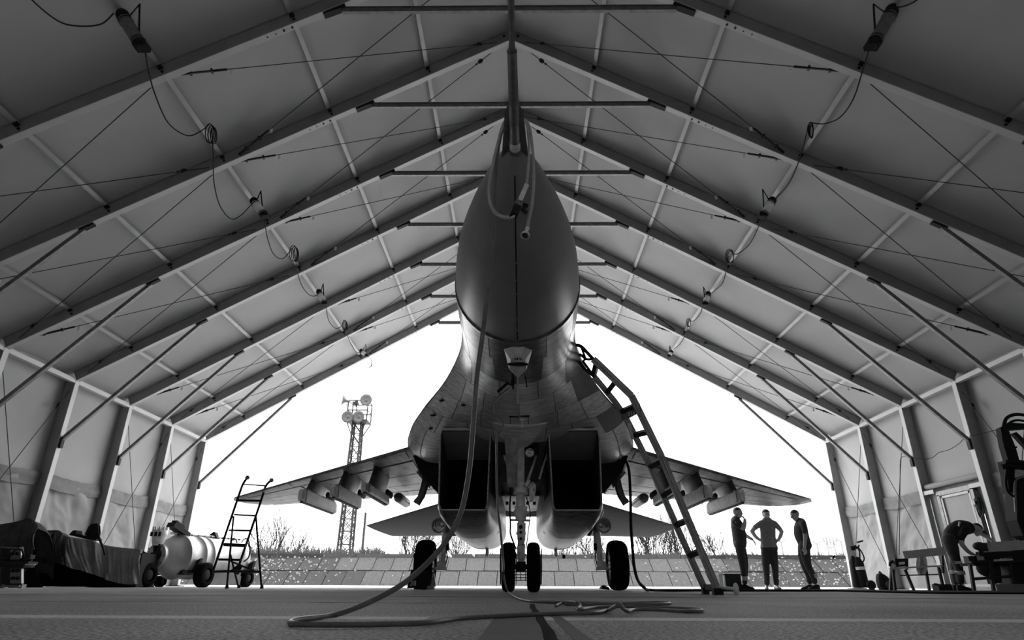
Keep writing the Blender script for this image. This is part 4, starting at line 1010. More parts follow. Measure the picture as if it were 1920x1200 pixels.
# loops hung round the probe base
def loop(pts, r, lb, nm='hung_cable'):
    return tag(MB().tube(crv(pts, 7), r, 8).build(nm, m_hung, base=pts[-1]), lb, 'cable')
loop([P(970, 236, 2.98), P(952, 226, 2.97), P(944, 232, 2.93), P(935, 262, 2.88), P(926, 300, 2.80), P(918, 340, 2.72), P(918, 375, 2.66), P(928, 398, 2.62), P(945, 407, 2.58), P(962, 406, 2.55), P(966, 400, 2.54)], .0085, 'hung cable looping left of the radome into the socket block')
loop([P(966, 236, 2.99), P(980, 226, 2.97), P(988, 236, 2.93), P(992, 275, 2.86), P(991, 310, 2.78), P(987, 350, 2.68)], .0075, 'short hung cable dropping right of the probe to the top of the socket block')
loop([P(962, 234, 3.0), P(982, 224, 2.98), P(993, 240, 2.93), P(999, 285, 2.85), P(1001, 330, 2.77), P(998, 380, 2.66), P(991, 415, 2.60), P(989, 430, 2.58)], .0085, 'outermost hung cable right of the probe, ending at the bell-shaped plug')
sb = empty('socket_block', P(976, 378, 2.58), 'scuffed metal cable socket block stencilled 38 hanging below the radome tip', 'connector')
a_, b_ = P(987, 348, 2.66), P(963, 404, 2.54)
dv = (b_ - a_).normalized(); sd = RT.copy(); toC = (CAM - a_).normalized()
MB().beam(a_, a_.lerp(b_, .62), .024, .02, up=toC).build('upper_housing', m_gear, sb)
MB().beam(a_.lerp(b_, .58), b_, .036, .030, up=toC).build('lower_housing', m_dark, sb)
MB().beam(a_.lerp(b_, .60), a_.lerp(b_, .74), .040, .036, up=toC).build('label_band', m_steel, sb)
MB().beam(P(973, 380, 2.585), P(989, 387, 2.60), .022, .03, up=toC).beam(P(980, 392, 2.57), P(986, 399, 2.57), .022, .026, up=toC).build('handle', m_dark, sb)
for t, o_ in ((.04, .008), (.04, -.008), (.22, 0), (.40, .008), (.50, -.008)):
    p = a_.lerp(b_, t) + dv.cross(toC) * o_ + toC * .011; MB().cyl(p, p + toC * .004, .0035, seg=8).build('screw', m_chrome, sb)
text('38', .022, frame(sd - dv * .15, toC, a_.lerp(b_, .67) + toC * .020), m_paintw, 'stencil', sb)
pg = empty('bell_plug', P(982, 444, 2.56), 'bell-shaped metal plug dangling at the end of the right hung cable', 'connector')
c0, c1 = P(989, 428, 2.585), P(980, 456, 2.535)
MB().lathe(c0, c1 - c0, [(0, .004), (0, .011), (.010, .011), (.012, .008), (.03, .009), (.05, .016), (.053, .021), (.062, .022), (.064, .018)], 16).build('shell', m_gear, pg)
MB().lathe(c0, c1 - c0, [(.062, .014), (.068, .014), (.075, .005), (.075, 0)], 12).build('socket', m_blk, pg)

# ================================================================== ROOF LAMPS AND THEIR CABLES
lampn = []
def roof_lamp(u0, v0, u1, v1, X, sg, lb, r, bright):
    a_, b_ = PX(u0, v0, X), None
    a_ = P(u0, v0, X)
    b_ = P(u1, v1, X - .0)
    d = (b_ - a_).normalized(); ln = (b_ - a_).length
    e = empty('tube_lamp', (a_ + b_) / 2, lb, 'lamp', 'tube lamps slung under the roof')
    MB().tube([a_.lerp(b_, .12), a_.lerp(b_, .88)], r, 14).build('lamp_tube', m_white if bright else m_steel, e)  # tubes past the nearest coloured white for the daylight they reflect
    MB().tube([a_ - d * .02, a_.lerp(b_, .10)], [r * .8, r * 1.08], 12).ball(a_ + V((0, 0, .01)), r * 1.05).build('end_cap', m_blk, e)
    MB().tube([a_.lerp(b_, .88), b_ + d * .02], [r * 1.08, r * .8], 12).box(b_, (r * 2.0, r * 1.6, r * .8)).build('end_cap', m_blk, e)
    for t in (.18, .82): MB().lathe(a_.lerp(b_, t), d, [(-.012, r * 1.08), (.012, r * 1.12)], 14).build('clamp', m_blk, e)
    return e, a_, b_
# depth of a roof point on a sight line
def roof_hit(u, v, off=.12):
    d = RT * (u - 960) - UP * (v - 600) + FW * FPX; s = 1 if d.x > 0 else -1
    # plane z = 10.15 + off' - .5795*s*x
    zc = 10.15 + off; t = (zc - H0 - .5795 * s * CAM.x) / (d.z + .5795 * s * d.x); return CAM + d * t
LL = [((230, 30), (266, 88), (262, 8), .085, 0), ((476, 378), (496, 404), (489, 358), .08, 1), ((598, 548), (609, 570), (606, 532), .075, 1), ((677, 658), (688, 667), (686, 645), .06, 1)]
RL = [((1673, 20), (1636, 85), (1638, 8), .085, 0), ((1448, 377), (1430, 405), (1430, 355), .08, 1), ((1328, 552), (1321, 571), (1319, 538), .075, 1), ((1259, 660), (1254, 668), (1256, 648), .06, 1)]
txt = {0: 'nearest the camera in the upper %s corner', 1: 'second along the %s roof slope', 2: 'third along the %s roof slope', 3: 'last on the %s roof slope, beside the open end'}
for side_, LS in (('left', LL), ('right', RL)):
    ends = []
    for k, (a2, b2, h2, r, br) in enumerate(LS):
        h = roof_hit(*h2); Y = h.y + .05
        e, p, q = roof_lamp(*a2, *b2, Y, 0, 'long tube lamp ' + txt[k] % side_, r, br)
        top_ = h
        MB().tube([p.lerp(q, .15), top_, p.lerp(q, .85)], .014, 5).build('hanging_strap', m_blk, e)
        ends.append((p, q))
    # cable with coils in between
    if side_ == 'left':
        ks = [[(213, 25), (190, 45), (150, 49), (110, 40), (60, 0), (30, -40)], [(272, 95), (278, 130), (290, 175), (315, 230), (350, 254), (375, 247), (392, 233)], [(397, 240), (400, 290), (401, 340), (412, 385), (432, 410), (450, 405), (470, 385)],
              [(497, 410), (500, 440), (512, 475), (530, 485), (548, 465)], [(552, 470), (560, 520), (572, 545), (585, 555), (596, 553)], [(611, 572), (616, 600), (628, 615), (640, 612), (646, 600)], [(648, 602), (652, 630), (660, 648), (668, 660), (676, 661)]]
        coils = [(393, 250, 8, 18), (550, 475, 7, 15), (646, 610, 4, 10), (692, 680, 5, 9)]
    else:
        ks = [[(1680, 14), (1700, 10), (1725, -5), (1760, -50)], [(1630, 90), (1618, 130), (1600, 185), (1575, 220), (1545, 232), (1520, 230)], [(1515, 235), (1510, 260), (1495, 310), (1478, 345), (1455, 372)], [(1427, 408), (1420, 430), (1405, 458), (1385, 475), (1372, 476)], [(1366, 480), (1362, 505), (1355, 530), (1340, 545), (1330, 552)], [(1318, 573), (1312, 590), (1300, 602), (1292, 600)], [(1290, 604), (1286, 625), (1275, 645), (1262, 655)]]
        coils = [(1520, 243, 5, 14), (1368, 480, 8, 13), (1291, 605, 4, 8), (1255, 690, 0, 0)]
    mb = MB()
    for ck_ in ks:
        pts = []
        for u, v in ck_:
            h = roof_hit(u, v, -.12); pts.append(h)
        mb.tube(crv(pts, 6), .010, 6)
    for (u, v, ru, rv) in coils:
        if not ru: continue
        h = roof_hit(u, v, -.14); k_ = (h - CAM).dot(FW) / FPX
        for j in range(3):
            off = V((.02 * j, .03 * j, 0)); mb.tube([h + off + RT * (ru - j) * k_ * math.cos(t_ * pi / 8) - UP * (-(rv - j)) * k_ * math.sin(t_ * pi / 8) for t_ in range(16)], .009, 5, closed=True)
    tag(mb.build('lamp_cable', m_blk, base=ends[0][1]), 'black lamp cable swinging in coils along the %s roof slope' % side_, 'cable')

# ================================================================== BOARDING LADDER (right of the nose)
bl = empty('boarding_ladder', (1.9, 7.1, 0), 'kinked metal boarding ladder leaning against the jet right of the nose', 'ladder')
YA_, YB_ = 6.55, 6.98     # near rail, far rail
near = [(1082, 652), (1112, 673), (1184, 742), (1202, 778), (1240, 856), (1290, 975), (1345, 1105)]
far = [(1088, 672), (1114, 706), (1152, 752), (1173, 782), (1222, 880), (1270, 990), (1322, 1106)]
def railpath(pts, Y0, Y1): return [P(u, v, lerp(Y0, Y1, k / (len(pts) - 1))) for k, (u, v) in enumerate(pts)]
npth = railpath(near, 6.1, 6.55); fpth = railpath(far, 6.45, 7.0)
for pth, wd, nm in ((npth, .070, 'rail'), (fpth, .062, 'rail')):
    rl = MB()
    for i in range(1, len(pth) - 1): rl.beam(pth[i], pth[i + 1], .03, wd, up=(1, 0, .5))
    for i in range(2, len(pth) - 1): rl.ball(pth[i], .03, 8, 6)
    ro = rl.build(nm, m_ladder, bl)
    MB().tube([pth[i] + V((.0, -.02, .0)) for i in range(1, len(pth))], .008, 5).build('rail_bead', m_aluw, ro)
hk = MB().tube(crv([npth[1], P(1100, 660, 6.15), P(1090, 650, 6.15), P(1081, 647, 6.2), P(1077, 650, 6.2), P(1078, 655, 6.2)], 5), .019, 8).tube([P(1090, 651, 6.15), P(1094, 662, 6.2), P(1098, 673, 6.25)], .014, 8).tube([npth[1], P(1104, 674, 6.2), P(1098, 673, 6.25), P(1093, 677, 6.3), fpth[1]], .014, 8).tube(crv([P(1098, 673, 6.3), P(1090, 666, 6.4), P(1083, 665, 6.4), P(1082, 670, 6.4), P(1095, 690, 6.45), fpth[1]], 5), .017, 8)
hk.build('top_hook', m_dark, bl)
for a2, b2 in (((1114, 703), (1117, 690)), ((1147, 735), (1153, 722)), ((1177, 771), (1182, 761)), ((1197, 817), (1206, 808)), ((1220, 872), (1231, 862)), ((1243, 927), (1256, 917)), ((1266, 984), (1280, 974)), ((1290, 1040), (1305, 1031))):
    ta = min(range(len(fpth) * 10), key=lambda k: 0)
    def near_pt(pth, u):
        best = None
        for i in range(len(pth) - 1):
            for s_ in range(21):
                p = pth[i].lerp(pth[i + 1], s_ / 20); c = p - CAM; uu = 960 + FPX * c.dot(RT) / c.dot(FW); vv = 600 - FPX * c.dot(UP) / c.dot(FW)
                d = abs(uu - u[0]) + abs(vv - u[1])
                if best is None or d < best[0]: best = (d, p)
        return best[1]
    MB().beam(near_pt(fpth, a2), near_pt(npth, b2), .05, .045, up=(1, 0, 1)).build('rung', m_dark, bl)
q = near_pt(npth, (1196, 766)); MB().prism([q + V((.02, -.03, .05)), q + V((.03, -.03, -.04)), P(1168, 789, 6.6), P(1166, 780, 6.6)], (0, .05, 0)).build('standoff_plate', m_steel, bl)
text('311', .055, frame((1, .0, .12), (0, -1, -.1), P(1184, 776, 6.28)), m_paintw, 'stencil', bl)
MB().prism([P(1176, 794, 6.6), P(1182, 793, 6.6), P(1189, 823, 6.75), P(1184, 824, 6.75)], (0, .02, 0)).build('white_bracket', m_white, bl)
f_ = npth[-1]; g_ = fpth[-1]
MB().box((f_.x, f_.y, .03), (.09, .08, .06)).box((g_.x, g_.y, .03), (.06, .08, .06)).beam((f_.x - .02, f_.y, .07), (g_.x, g_.y, .07), .03, .05).build('foot', m_dark, bl)
MB().ball((f_.x + .10, f_.y - .25, .055), .055, sc3=(.5, .6, 1)).cyl((f_.x + .10, f_.y - .2, .055), (f_.x + .02, f_.y, .07), .014).build('caster', m_gear, bl)

# ================================================================== ROLLING STEP LADDER (left)
YL = 12.3
Q = lambda u, v, dy=0: P(u, v, YL + dy)
rl = empty('rolling_ladder', (Q(455, 1100).x, YL, 0), 'tall black tubular step ladder with ball-topped rails beside the left wing tip', 'ladder')
lrail = crv([Q(464, 895.5, .0), Q(455, 909, .05), Q(444, 940), Q(399, 1072, .3)], 4); rrail = crv([Q(509, 900.5, .0), Q(498, 912, .05), Q(487, 946), Q(444, 1072, .3)], 4)
for pth in (lrail, rrail):
    ro = MB().tube(pth, .022, 8).build('rail', m_blk, rl); MB().ball(pth[0], .043).build('ball_end', m_steel, ro)
for (u0, v0, u1, v1, t) in ((457, 908, 499, 911, .012), (446, 938, 488, 939, .02), (439, 965, 481, 967, .016), (429, 994, 470, 995, .018), (420, 1021, 461, 1023, .03), (410, 1049, 452, 1050, .02)):
    MB().cyl(Q(u0, v0, .1), Q(u1, v1, .1), t, seg=8).build('rung', m_blk, rl)
def gfoot(u, Y): p = P(u, 1100, Y); p.z = 0.0; return p
for (u0, v0, u1, dy, dy0) in ((438, 968, 425.5, -.3, 0), (480, 970, 491, -.3, 0), (432, 1040, 448, .7, .3), (460, 1040, 374, .9, .3)):
    a_ = Q(u0, v0, dy0)
    if u1 == 374: continue
    b_ = gfoot(u1, YL + dy); lg = MB().tube([a_, b_], .018, 8).build('leg', m_blk, rl); MB().cyl(b_, b_ + V((0, 0, .06)), .035, .025, seg=10).build('rubber_foot', m_blk, lg)
MB().tube([Q(399, 1072, .3), Q(428, 1071, 0), Q(489, 1072, -.1)], .022, 6).tube([Q(432, 1052, .1), Q(480, 1072, -.2)], .016, 6).tube([Q(489, 1072, -.2), Q(445, 1070, .4)], .016, 6).build('base_frame', m_blk, rl)
MB().prism([Q(431, 1070, .2), Q(449, 1056, .3), Q(454, 1062, .3), Q(446, 1078, .3)], (0, .03, 0)).build('gusset', m_dark, rl)

# ================================================================== CANISTER ON A TROLLEY (left)
ct = empty('canister_trolley', (P(370, 1095, 15).x, 15, 0), 'large metal canister lying on a low wheeled trolley behind the rolling ladder', 'trolley')
fa, fb = P(291, 1042, 14.3), P(455, 1042, 16.9); fb.z = fa.z
dx_ = (fb - fa).normalized(); Lc = (fb - fa).length; RC = .465
cn = MB().lathe(fa, dx_, [(0, 0), (.0, .26), (.03, .27), (.04, .25), (.10, .28), (.35, .39), (.52, RC - .01), (.53, RC + .012), (.56, RC + .012), (.57, RC), (1.0, RC), (1.005, RC + .006), (1.02, RC + .006), (1.03, RC), (1.25, RC), (1.255, RC + .006), (1.27, RC + .006), (1.28, RC), (Lc - .5, RC - .02), (Lc - .45, RC), (Lc - .2, RC * .9), (Lc, RC * .55), (Lc, 0)], 40).build('canister', m_tan, ct)
sdv = dx_.cross(V((0, 0, 1))).normalized()
e_ = MB(); c = fa - dx_ * .02
e_.ball(c + V((0, 0, .02)) + sdv * .08, .10, sc3=(1, .5, 1)).tube([c + V((-.05, 0, .32)), c + V((0, 0, .1)), c + sdv * .12 - V((0, 0, .05))], .05, 8).tube(crv([c + V((0, 0, .3)), c + V((.08, -.04, .2)), c + V((.03, -.04, -.1))]), .03, 8).ball(c + V((.02, 0, .34)), .09).lathe(c + V((0, 0, -.03)) - sdv * .02, -dx_, [(0, .11), (.05, .10), (.05, .05), (0, .05)], 16)
e_.build('valve_gear', m_dark, cn)
e_ = MB()
for k in range(10): 
    a = 2 * pi * k / 10; e_.ball(c + (sdv * math.cos(a) + V((0, 0, 1)) * math.sin(a)) * .255, .013, 6, 4)
e_.build('bolt', m_dark, cn)
u_ = MB(); t0 = fa + V((0, 0, RC)); 
u_.lathe(t0 + dx_ * .0 + V((0, 0, -.26)), (0, 0, 1), [(0, .10), (.10, .13), (.22, .16), (.32, .165), (.32, .0)], 20)
for k in range(10):
    a = 2 * pi * k / 10; u_.box(t0 + V((.14 * math.cos(a), .14 * math.sin(a), .09)), (.035, .035, .07))
u_.build('crown_fitting', m_gear, ct)
for k in (-1, 0, 1): MB().box(t0 + V((.0 + .09 * k, -.165, -.03)), (.05, .02, .09)).build('crown_window', m_void, ct)
MB().beam(t0 + dx_ * .25 + V((0, 0, .20)), t0 + dx_ * .75 + V((0, 0, .0)), .22, .10).beam(t0 + dx_ * .32 + V((0, 0, .26)), t0 + dx_ * .58 + V((0, 0, .14)), .15, .08).build('crate_lid', m_dark, ct)
MB().tube([t0 + dx_ * .3 + V((0, 0, .02)), t0 + dx_ * (Lc * .55) + V((0, 0, .03)), t0 + dx_ * (Lc - .3) + V((0, 0, .02))], .025, 6).build('top_rail', m_gear, ct)
e_ = MB()
for k in range(12): e_.box(t0 + dx_ * (.5 + .2 * k) + V((0, 0, .015)) if .5 + .2 * k < Lc - .2 else t0 + dx_ * .6, (.05, .05, .04))
e_.build('top_clips', m_dark, ct)
q0 = P(348, 1016, 15.4); MB().prism([P(378, 1013, 15.7), P(400, 997, 15.8), P(403, 998, 15.8), P(409, 1014, 15.9)], (.0, .15, 0)).beam(P(409, 1014, 15.9), P(425, 1014, 16.2), .06, .03).build('wedge_fin', m_dark, ct)
for u in (437, 460): MB().tube([P(u, 1018, 16.2) + RT * .09 * math.cos(a / 10 * pi) + V((0, 0, .10 * math.sin(a / 10 * pi))) for a in range(11)], .015, 6).build('lifting_eye', m_dark, ct)
MB().tube(crv([P(466, 1019, 16.5), P(469, 1030, 16.4), P(466, 1045, 16.3), P(457, 1053, 16.2)]), .02, 6).build('hose', m_blk, ct)
bd = MB(); z_ = .30
g0, g1 = fa + dx_ * .5, fb + dx_ * .0
for s_ in (-1, 1):
    a_ = V((g0.x, g0.y, z_)) + sdv * s_ * .35; b_ = V((g1.x, g1.y, z_)) + sdv * s_ * .35; bd.beam(a_, b_, .08, .10)
for t in (0, .33, .66, 1): c = g0.lerp(g1, t); bd.beam(V((c.x, c.y, z_)) - sdv * .38, V((c.x, c.y, z_)) + sdv * .38, .08, .08)
bd.build('chassis', m_dark, ct)
MB().beam(V(P(385, 1078, 14.9)), P(450, 1078, 15.6), .05, .10).beam(P(386, 1088, 14.9), P(450, 1089, 15.6), .04, .20).build('side_rail', m_tan, ct)
for t in (.1, .9):
    c = g0.lerp(g1, t)
    MB().prism([V((c.x, c.y, z_)) - sdv * .5, V((c.x, c.y, z_)) + sdv * .5, V((c.x, c.y, .60)) + sdv * .56, V((c.x, c.y, .38)), V((c.x, c.y, .60)) - sdv * .56], dx_ * .08).build('cradle', m_dark, ct)
for (u, Y, r) in ((272, 14.0, .24), (380, 14.4, .25), (460, 16.0, .20), (300, 15.6, .12)):
    c = P(u, 1090, Y); c.z = r
    ty = MB().lathe(c, sdv * .5 + V((.2, 0, 0)), [(-.10, r * .55), (-.11, r * .8), (-.07, r), (.07, r), (.11, r * .8), (.10, r * .55)], 26).build('tyre', m_tyre, ct)
    MB().lathe(c, sdv * .5 + V((.2, 0, 0)), [(-.09, 0), (-.09, r * .3), (-.06, r * .56), (.06, r * .56), (.09, r * .3), (.09, 0)], 18).build('hub', m_blk, ty)

# ================================================================== COVERED LOADS (left)
def drape(pts, Y, Yb, name, mt, label, hem, seed, d_top=.9):
    """cloth over a load: pts = silhouette top line (u,v) left to right, hem = lower line v(u)"""
    g = []; top_ = crv([V((u, v, 0)) for u, v in pts], 12); hm = crv([V((u, v, 0)) for u, v in hem], 12)
    n = 90
    def at(L_, t): f = t * (len(L_) - 1); i = min(int(f), len(L_) - 2); return L_[i].lerp(L_[i + 1], f - i)
    for a in range(n + 1):
        t = a / n; tp_, hp = at(top_, t), at(hm, t)
        T_ = P(tp_.x, tp_.y, lerp(Y, Yb, t)); Hm = P(hp.x, hp.y, lerp(Y, Yb, t) - .25)
        row = []
        for b in range(-10, 23):
            if b < 0:
                s_ = -b / 10; p = T_ + V((0, d_top * s_, -.03 - .9 * s_ ** 3)); 
            else:
                s_ = b / 22; p = T_.lerp(Hm, s_); fold = noise.noise(V((t * 9 + s_ * 1.6 * math.sin(t * 9 + seed), seed, s_ * .5))) * .16 + abs(noise.noise(V((t * 22 - s_ * 2.2, seed, s_ * .7)))) * .14; p.y -= fold * s_ ** .6 + .05 * math.sin(pi * s_); p.x += fold * .4 * s_
            row.append(p)
        g.append(row)
    return MB().grid(g)
c1 = empty('covered_load', (P(160, 1095, 13.6).x, 13.6, 0), 'bulky load under pale and dark canvas, between socket cart and canister trolley', 'covered load')
drape([(66, 1006), (70, 998), (84, 995), (100, 994), (112, 995), (119, 1002), (123, 1004), (127, 1006)], 13.0, 13.1, 'c', None, '', [(67, 1060), (72, 1058), (85, 1057), (95, 1057), (105, 1057), (112, 1058), (120, 1060), (128, 1062)], 3, .8).build('dark_cover', m_clothd, c1)
drape([(118, 1000), (122, 1004), (135, 1007), (155, 1010), (175, 1013), (190, 1020), (215, 1025), (245, 1028), (262, 1029), (268, 1032)], 13.1, 13.7, 'c', None, '', [(118, 1058), (125, 1061), (140, 1067), (155, 1070), (175, 1077), (190, 1082), (205, 1089), (225, 1094), (245, 1096), (262, 1094)], 8, .8).build('pale_cover', m_cloth, c1)
ld = MB(); 
for (u0, u1, v, Y0, Y1) in ((68, 118, 1005, 13.3, 14.0), (122, 180, 1020, 13.4, 14.0), (180, 268, 1036, 13.6, 14.2)):
    a_, b_ = P(u0, v, Y0), P(u1, v, Y0); ld.box(((a_.x + b_.x) / 2, (Y0 + Y1) / 2, a_.z / 2), (b_.x - a_.x, Y1 - Y0, a_.z - .02))
ld.build('load', m_blk, c1)
c2_ = empty('covered_load', (P(20, 1095, 11.8).x, 11.8, 0), 'dark draped load at the left edge of the photograph, behind the socket cart', 'covered load')
drape([(-30, 990), (0, 983), (20, 980), (38, 976), (52, 972), (62, 975), (70, 985), (71, 990)], 12.0, 12.0, 'c', None, '', [(-30, 1100), (0, 1096), (12, 1090), (24, 1085), (34, 1080), (44, 1075), (55, 1060), (66, 1030)], 21, .8).build('dark_cover', m_clothd, c2_)
a_, b_ = P(-30, 1000, 12.2), P(60, 1000, 12.2); MB().box(((a_.x + b_.x) / 2, 12.7, .5), (b_.x - a_.x - .3, .8, 1.0)).build('load', m_blk, c2_)
hs = empty('harness', P(165, 1005, 13.1), 'black webbing harness with a pouch lying on the pale canvas cover', 'harness')
k = lambda u, v, Y=13.0: P(u, v, Y)
MB().loft([[k(u, v, Y) for u, v in pl_] for Y, pl_ in ((12.95, [(158, 1002), (166, 987), (172, 982), (182, 981), (188, 986), (189, 1000), (187, 1010), (176, 1010)]), (13.25, [(158, 1002), (166, 987), (172, 982), (182, 981), (188, 986), (189, 1000), (187, 1010), (176, 1010)]))], smooth=False).build('pouch', m_blk, hs)
MB().prism([k(129, 1003), k(136, 995), k(142, 994), (k(143, 1002)), k(160, 1004), k(180, 1010), k(179, 1014), k(150, 1008)], (0, .2, 0)).build('flap', m_blk, hs)
MB().tube(crv([k(160, 1001, 12.93), k(168, 990, 12.93), k(174, 983, 12.93)]), .012, 5).tube(crv([k(183, 984, 12.93), k(184, 1000, 12.93), k(188, 1014, 12.9), k(193, 1026, 12.9), k(197, 1041, 12.9)]), .022, 5).build('strap', m_dark, hs)

# ================================================================== SOCKET CART (left edge)
pc = empty('socket_cart', (P(30, 1095, 10.8).x, 10.8, 0), 'power distribution cart with round sockets at the left edge, hoses across it', 'power cart')
S = lambda u, v, dy=0: P(u, v, 10.8 + dy)
def plate(u0, v0, u1, v1, dy, th, mt, nm, par=pc):
    return MB().prism([S(u0, v0, dy), S(u1, v0, dy), S(u1, v1, dy), S(u0, v1, dy)], (0, th, 0)).build(nm, mt, par)
bx1 = plate(2, 1025, 40, 1050, .03, .06, m_dark, 'upper_box'); p1 = plate(19, 1031, 39, 1049, .0, .05, m_steel, 'socket_panel')
bx2 = plate(3, 1066, 40, 1100, .03, .06, m_dark, 'lower_box'); p2 = plate(19, 1066, 40, 1094, .0, .05, m_steel, 'socket_panel')
for pr_, cs in ((p1, ((24, 1038), (34, 1038))), (p2, ((25, 1070), (34, 1070), (25, 1084), (34, 1084)))):
    for (u, v) in cs:
        c = S(u, v, -.012); MB().lathe(c, (0, -1, 0), [(0, .028), (.03, .026), (.03, .018), (.005, .016), (.005, 0)], 18).build('socket', m_dark, pr_)
MB().beam(S(-5, 1056, -.1), S(62, 1056, -.1), .22, .05).beam(S(-5, 1060, -.05), S(55, 1061, -.05), .25, .05).build('shelf', m_dark, pc)
MB().beam(S(48, 1058.5, -.22), S(66, 1058.5, -.22), .02, .018).build('shelf_edge', m_chrome, pc)
for u in (4, 38): MB().box(V((S(u, 1099).x, 10.85, .03)), (.05, .1, .06)).build('skid', m_steel, pc)
MB().beam(S(3, 1099, -.02), S(38, 1099, -.02), .05, .025).beam(S(3, 1026, 0), S(38, 1028, 0), .03, .02).build('trim_bar', m_steel, pc)
MB().tube(crv([S(14, 1050, -.15), S(22, 1038, -.2), S(32, 1030, -.2), S(40, 1031, -.2), S(44, 1040, -.15), S(46, 1052, -.15), S(40, 1058, -.1)]), .014, 8).tube(crv([S(-5, 1045, -.1), S(10, 1050, -.15), S(30, 1052, -.1), S(60, 1050, -.1)]), .02, 8).tube(crv([S(-5, 1054, -.2), S(20, 1058, -.2), S(44, 1047, -.15), S(58, 1044, -.1)]), .014, 8).build('hoses', m_blk, pc)
MB().box(S(53, 1044, 0), (.14, .12, .06)).build('plug_box', m_dark, pc)
# ================================================================== PEOPLE
def fig(name, label, segs, Y, group=None, mats=None, voxel=.012, base=None, hem=None):
    """segs: (label, [points], [radii], (sx,depth factor)) merged into one continuous body by voxel remesh"""
    root = empty(name, base, label, 'person', group)
    mb = MB(); sk = []
    for lab, pts, rr_, dep in segs:
        q = crv(pts, 4) if len(pts) > 2 else [V(p) for p in pts]
        n = len(q); rad = []
        for i in range(n):
            f = i / (n - 1) * (len(rr_) - 1); j = min(int(f), len(rr_) - 2) if len(rr_) > 1 else 0
            rad.append(lerp(rr_[j], rr_[min(j + 1, len(rr_) - 1)], f - j))
        k0 = len(mb.v); mb.tube(q, rad, 14); mb.ball(q[0], rad[0] * .98, 14, 8); mb.ball(q[-1], rad[-1] * .98, 14, 8)
        if dep:   # flatten along a direction about the segment line
            ax_, fac = dep; ax_ = V(ax_).normalized()
            for i in range(k0, len(mb.v)):
                p = mb.v[i]; c = min(q, key=lambda s_: (s_ - p).length_squared); d = (p - c).dot(ax_); mb.v[i] = p + ax_ * d * (fac - 1)
        for a_, r in zip(q, rad): sk.append((lab, a_, r))
    o = mb.build('body', list(mats.values()), root)
    rm = o.modifiers.new('r', 'REMESH'); rm.mode = 'VOXEL'; rm.voxel_size = voxel; rm.use_smooth_shade = True
    sm = o.modifiers.new('s', 'SMOOTH'); sm.iterations = 2; sm.factor = .5
    dg = bpy.context.evaluated_depsgraph_get(); dg.update()
    me = bpy.data.meshes.new_from_object(o.evaluated_get(dg)); o.modifiers.clear(); o.data = me
    me.materials.clear(); keys = list(mats)
    for q in mats.values(): me.materials.append(q)
    org = worldloc(root)
    import numpy as np
    cs = np.empty(len(me.polygons) * 3); me.polygons.foreach_get('center', cs); cs = cs.reshape(-1, 3) + np.array(org)
    pa = np.array([s_[1][:] for s_ in sk]); ra = np.array([s_[2] for s_ in sk]); li = np.array([keys.index(s_[0]) for s_ in sk])
    res = np.empty(len(cs), dtype=np.int32)
    for i in range(0, len(cs), 4000):
        d = np.linalg.norm(cs[i:i + 4000, None] - pa[None], axis=2) - ra[None]; res[i:i + 4000] = li[d.argmin(1)]
    if hem is not None:
        kt, kr = keys.index('tee'), keys.index('trousers'); res[(res == kt) & (cs[:, 2] < hem)] = kr; res[(res == kr) & (cs[:, 2] > hem)] = kt
    me.polygons.foreach_set('material_index', res); me.polygons.foreach_set('use_smooth', [True] * len(me.polygons)); me.update()
    return root
def head(segs, c, face, up=(0, 0, 1), r=.098, lab='skin'):
    """skull, jaw, nose, ears, brow on a head centred at c looking along face"""
    f = V(face).normalized(); u = V(up); s = f.cross(u).normalized(); u = s.cross(f)
    c = V(c)
    segs.append((lab, [c + u * .025 - f * .018, c + u * .02 + f * .015], [r * .98, r * .88], (s, .84)))
    segs.append((lab, [c - u * .045 + f * .02, c - u * .085 + f * .045], [.066, .045], (s, .9)))
    segs.append((lab, [c + u * .01 + f * .088, c - u * .022 + f * .112], [.012, .017], None))
    segs.append((lab, [c - u * .055 + f * .080, c - u * .060 + f * .092], [.018, .014], None))
    for k in (-1, 1):
        segs.append((lab, [c + u * .012 + s * k * .082 - f * .005, c - u * .028 + s * k * .080], [.018, .014], None))
        segs.append((lab, [c + u * .028 + s * k * .034 + f * .078, c + u * .028 + s * k * .012 + f * .086], [.011, .011], None))
def hairc(root, c, face, up=(0, 0, 1), r=.101, mt=m_hair, low=.015):
    r -= .004
    f = V(face).normalized(); u = V(up); s = f.cross(u).normalized(); u = s.cross(f); c = V(c)
    mb = MB(); n, mrow = 22, 9; g = []
    for i in range(mrow + 1):
        row = []
        for k in range(n + 1):
            a = 2 * pi * k / n; back = (1 - math.cos(a)) / 2
            th = (pi * .40 + (.42 * back - .20)) * i / mrow
            d = u * math.cos(th) + (f * math.cos(a) * 1.05 + s * math.sin(a) * .86) * math.sin(th)
            row.append(c + u * .022 - f * .006 + d * r)
        g.append(row)
    mb.grid(g); o = mb.build('hair', mt, root, thick=.006)
    e = MB()
    for k in (-1, 1): e.ball(c + u * .012 + s * k * .034 + f * .090, .010, 8, 6)
    e.build('eyes', m_blk, root)
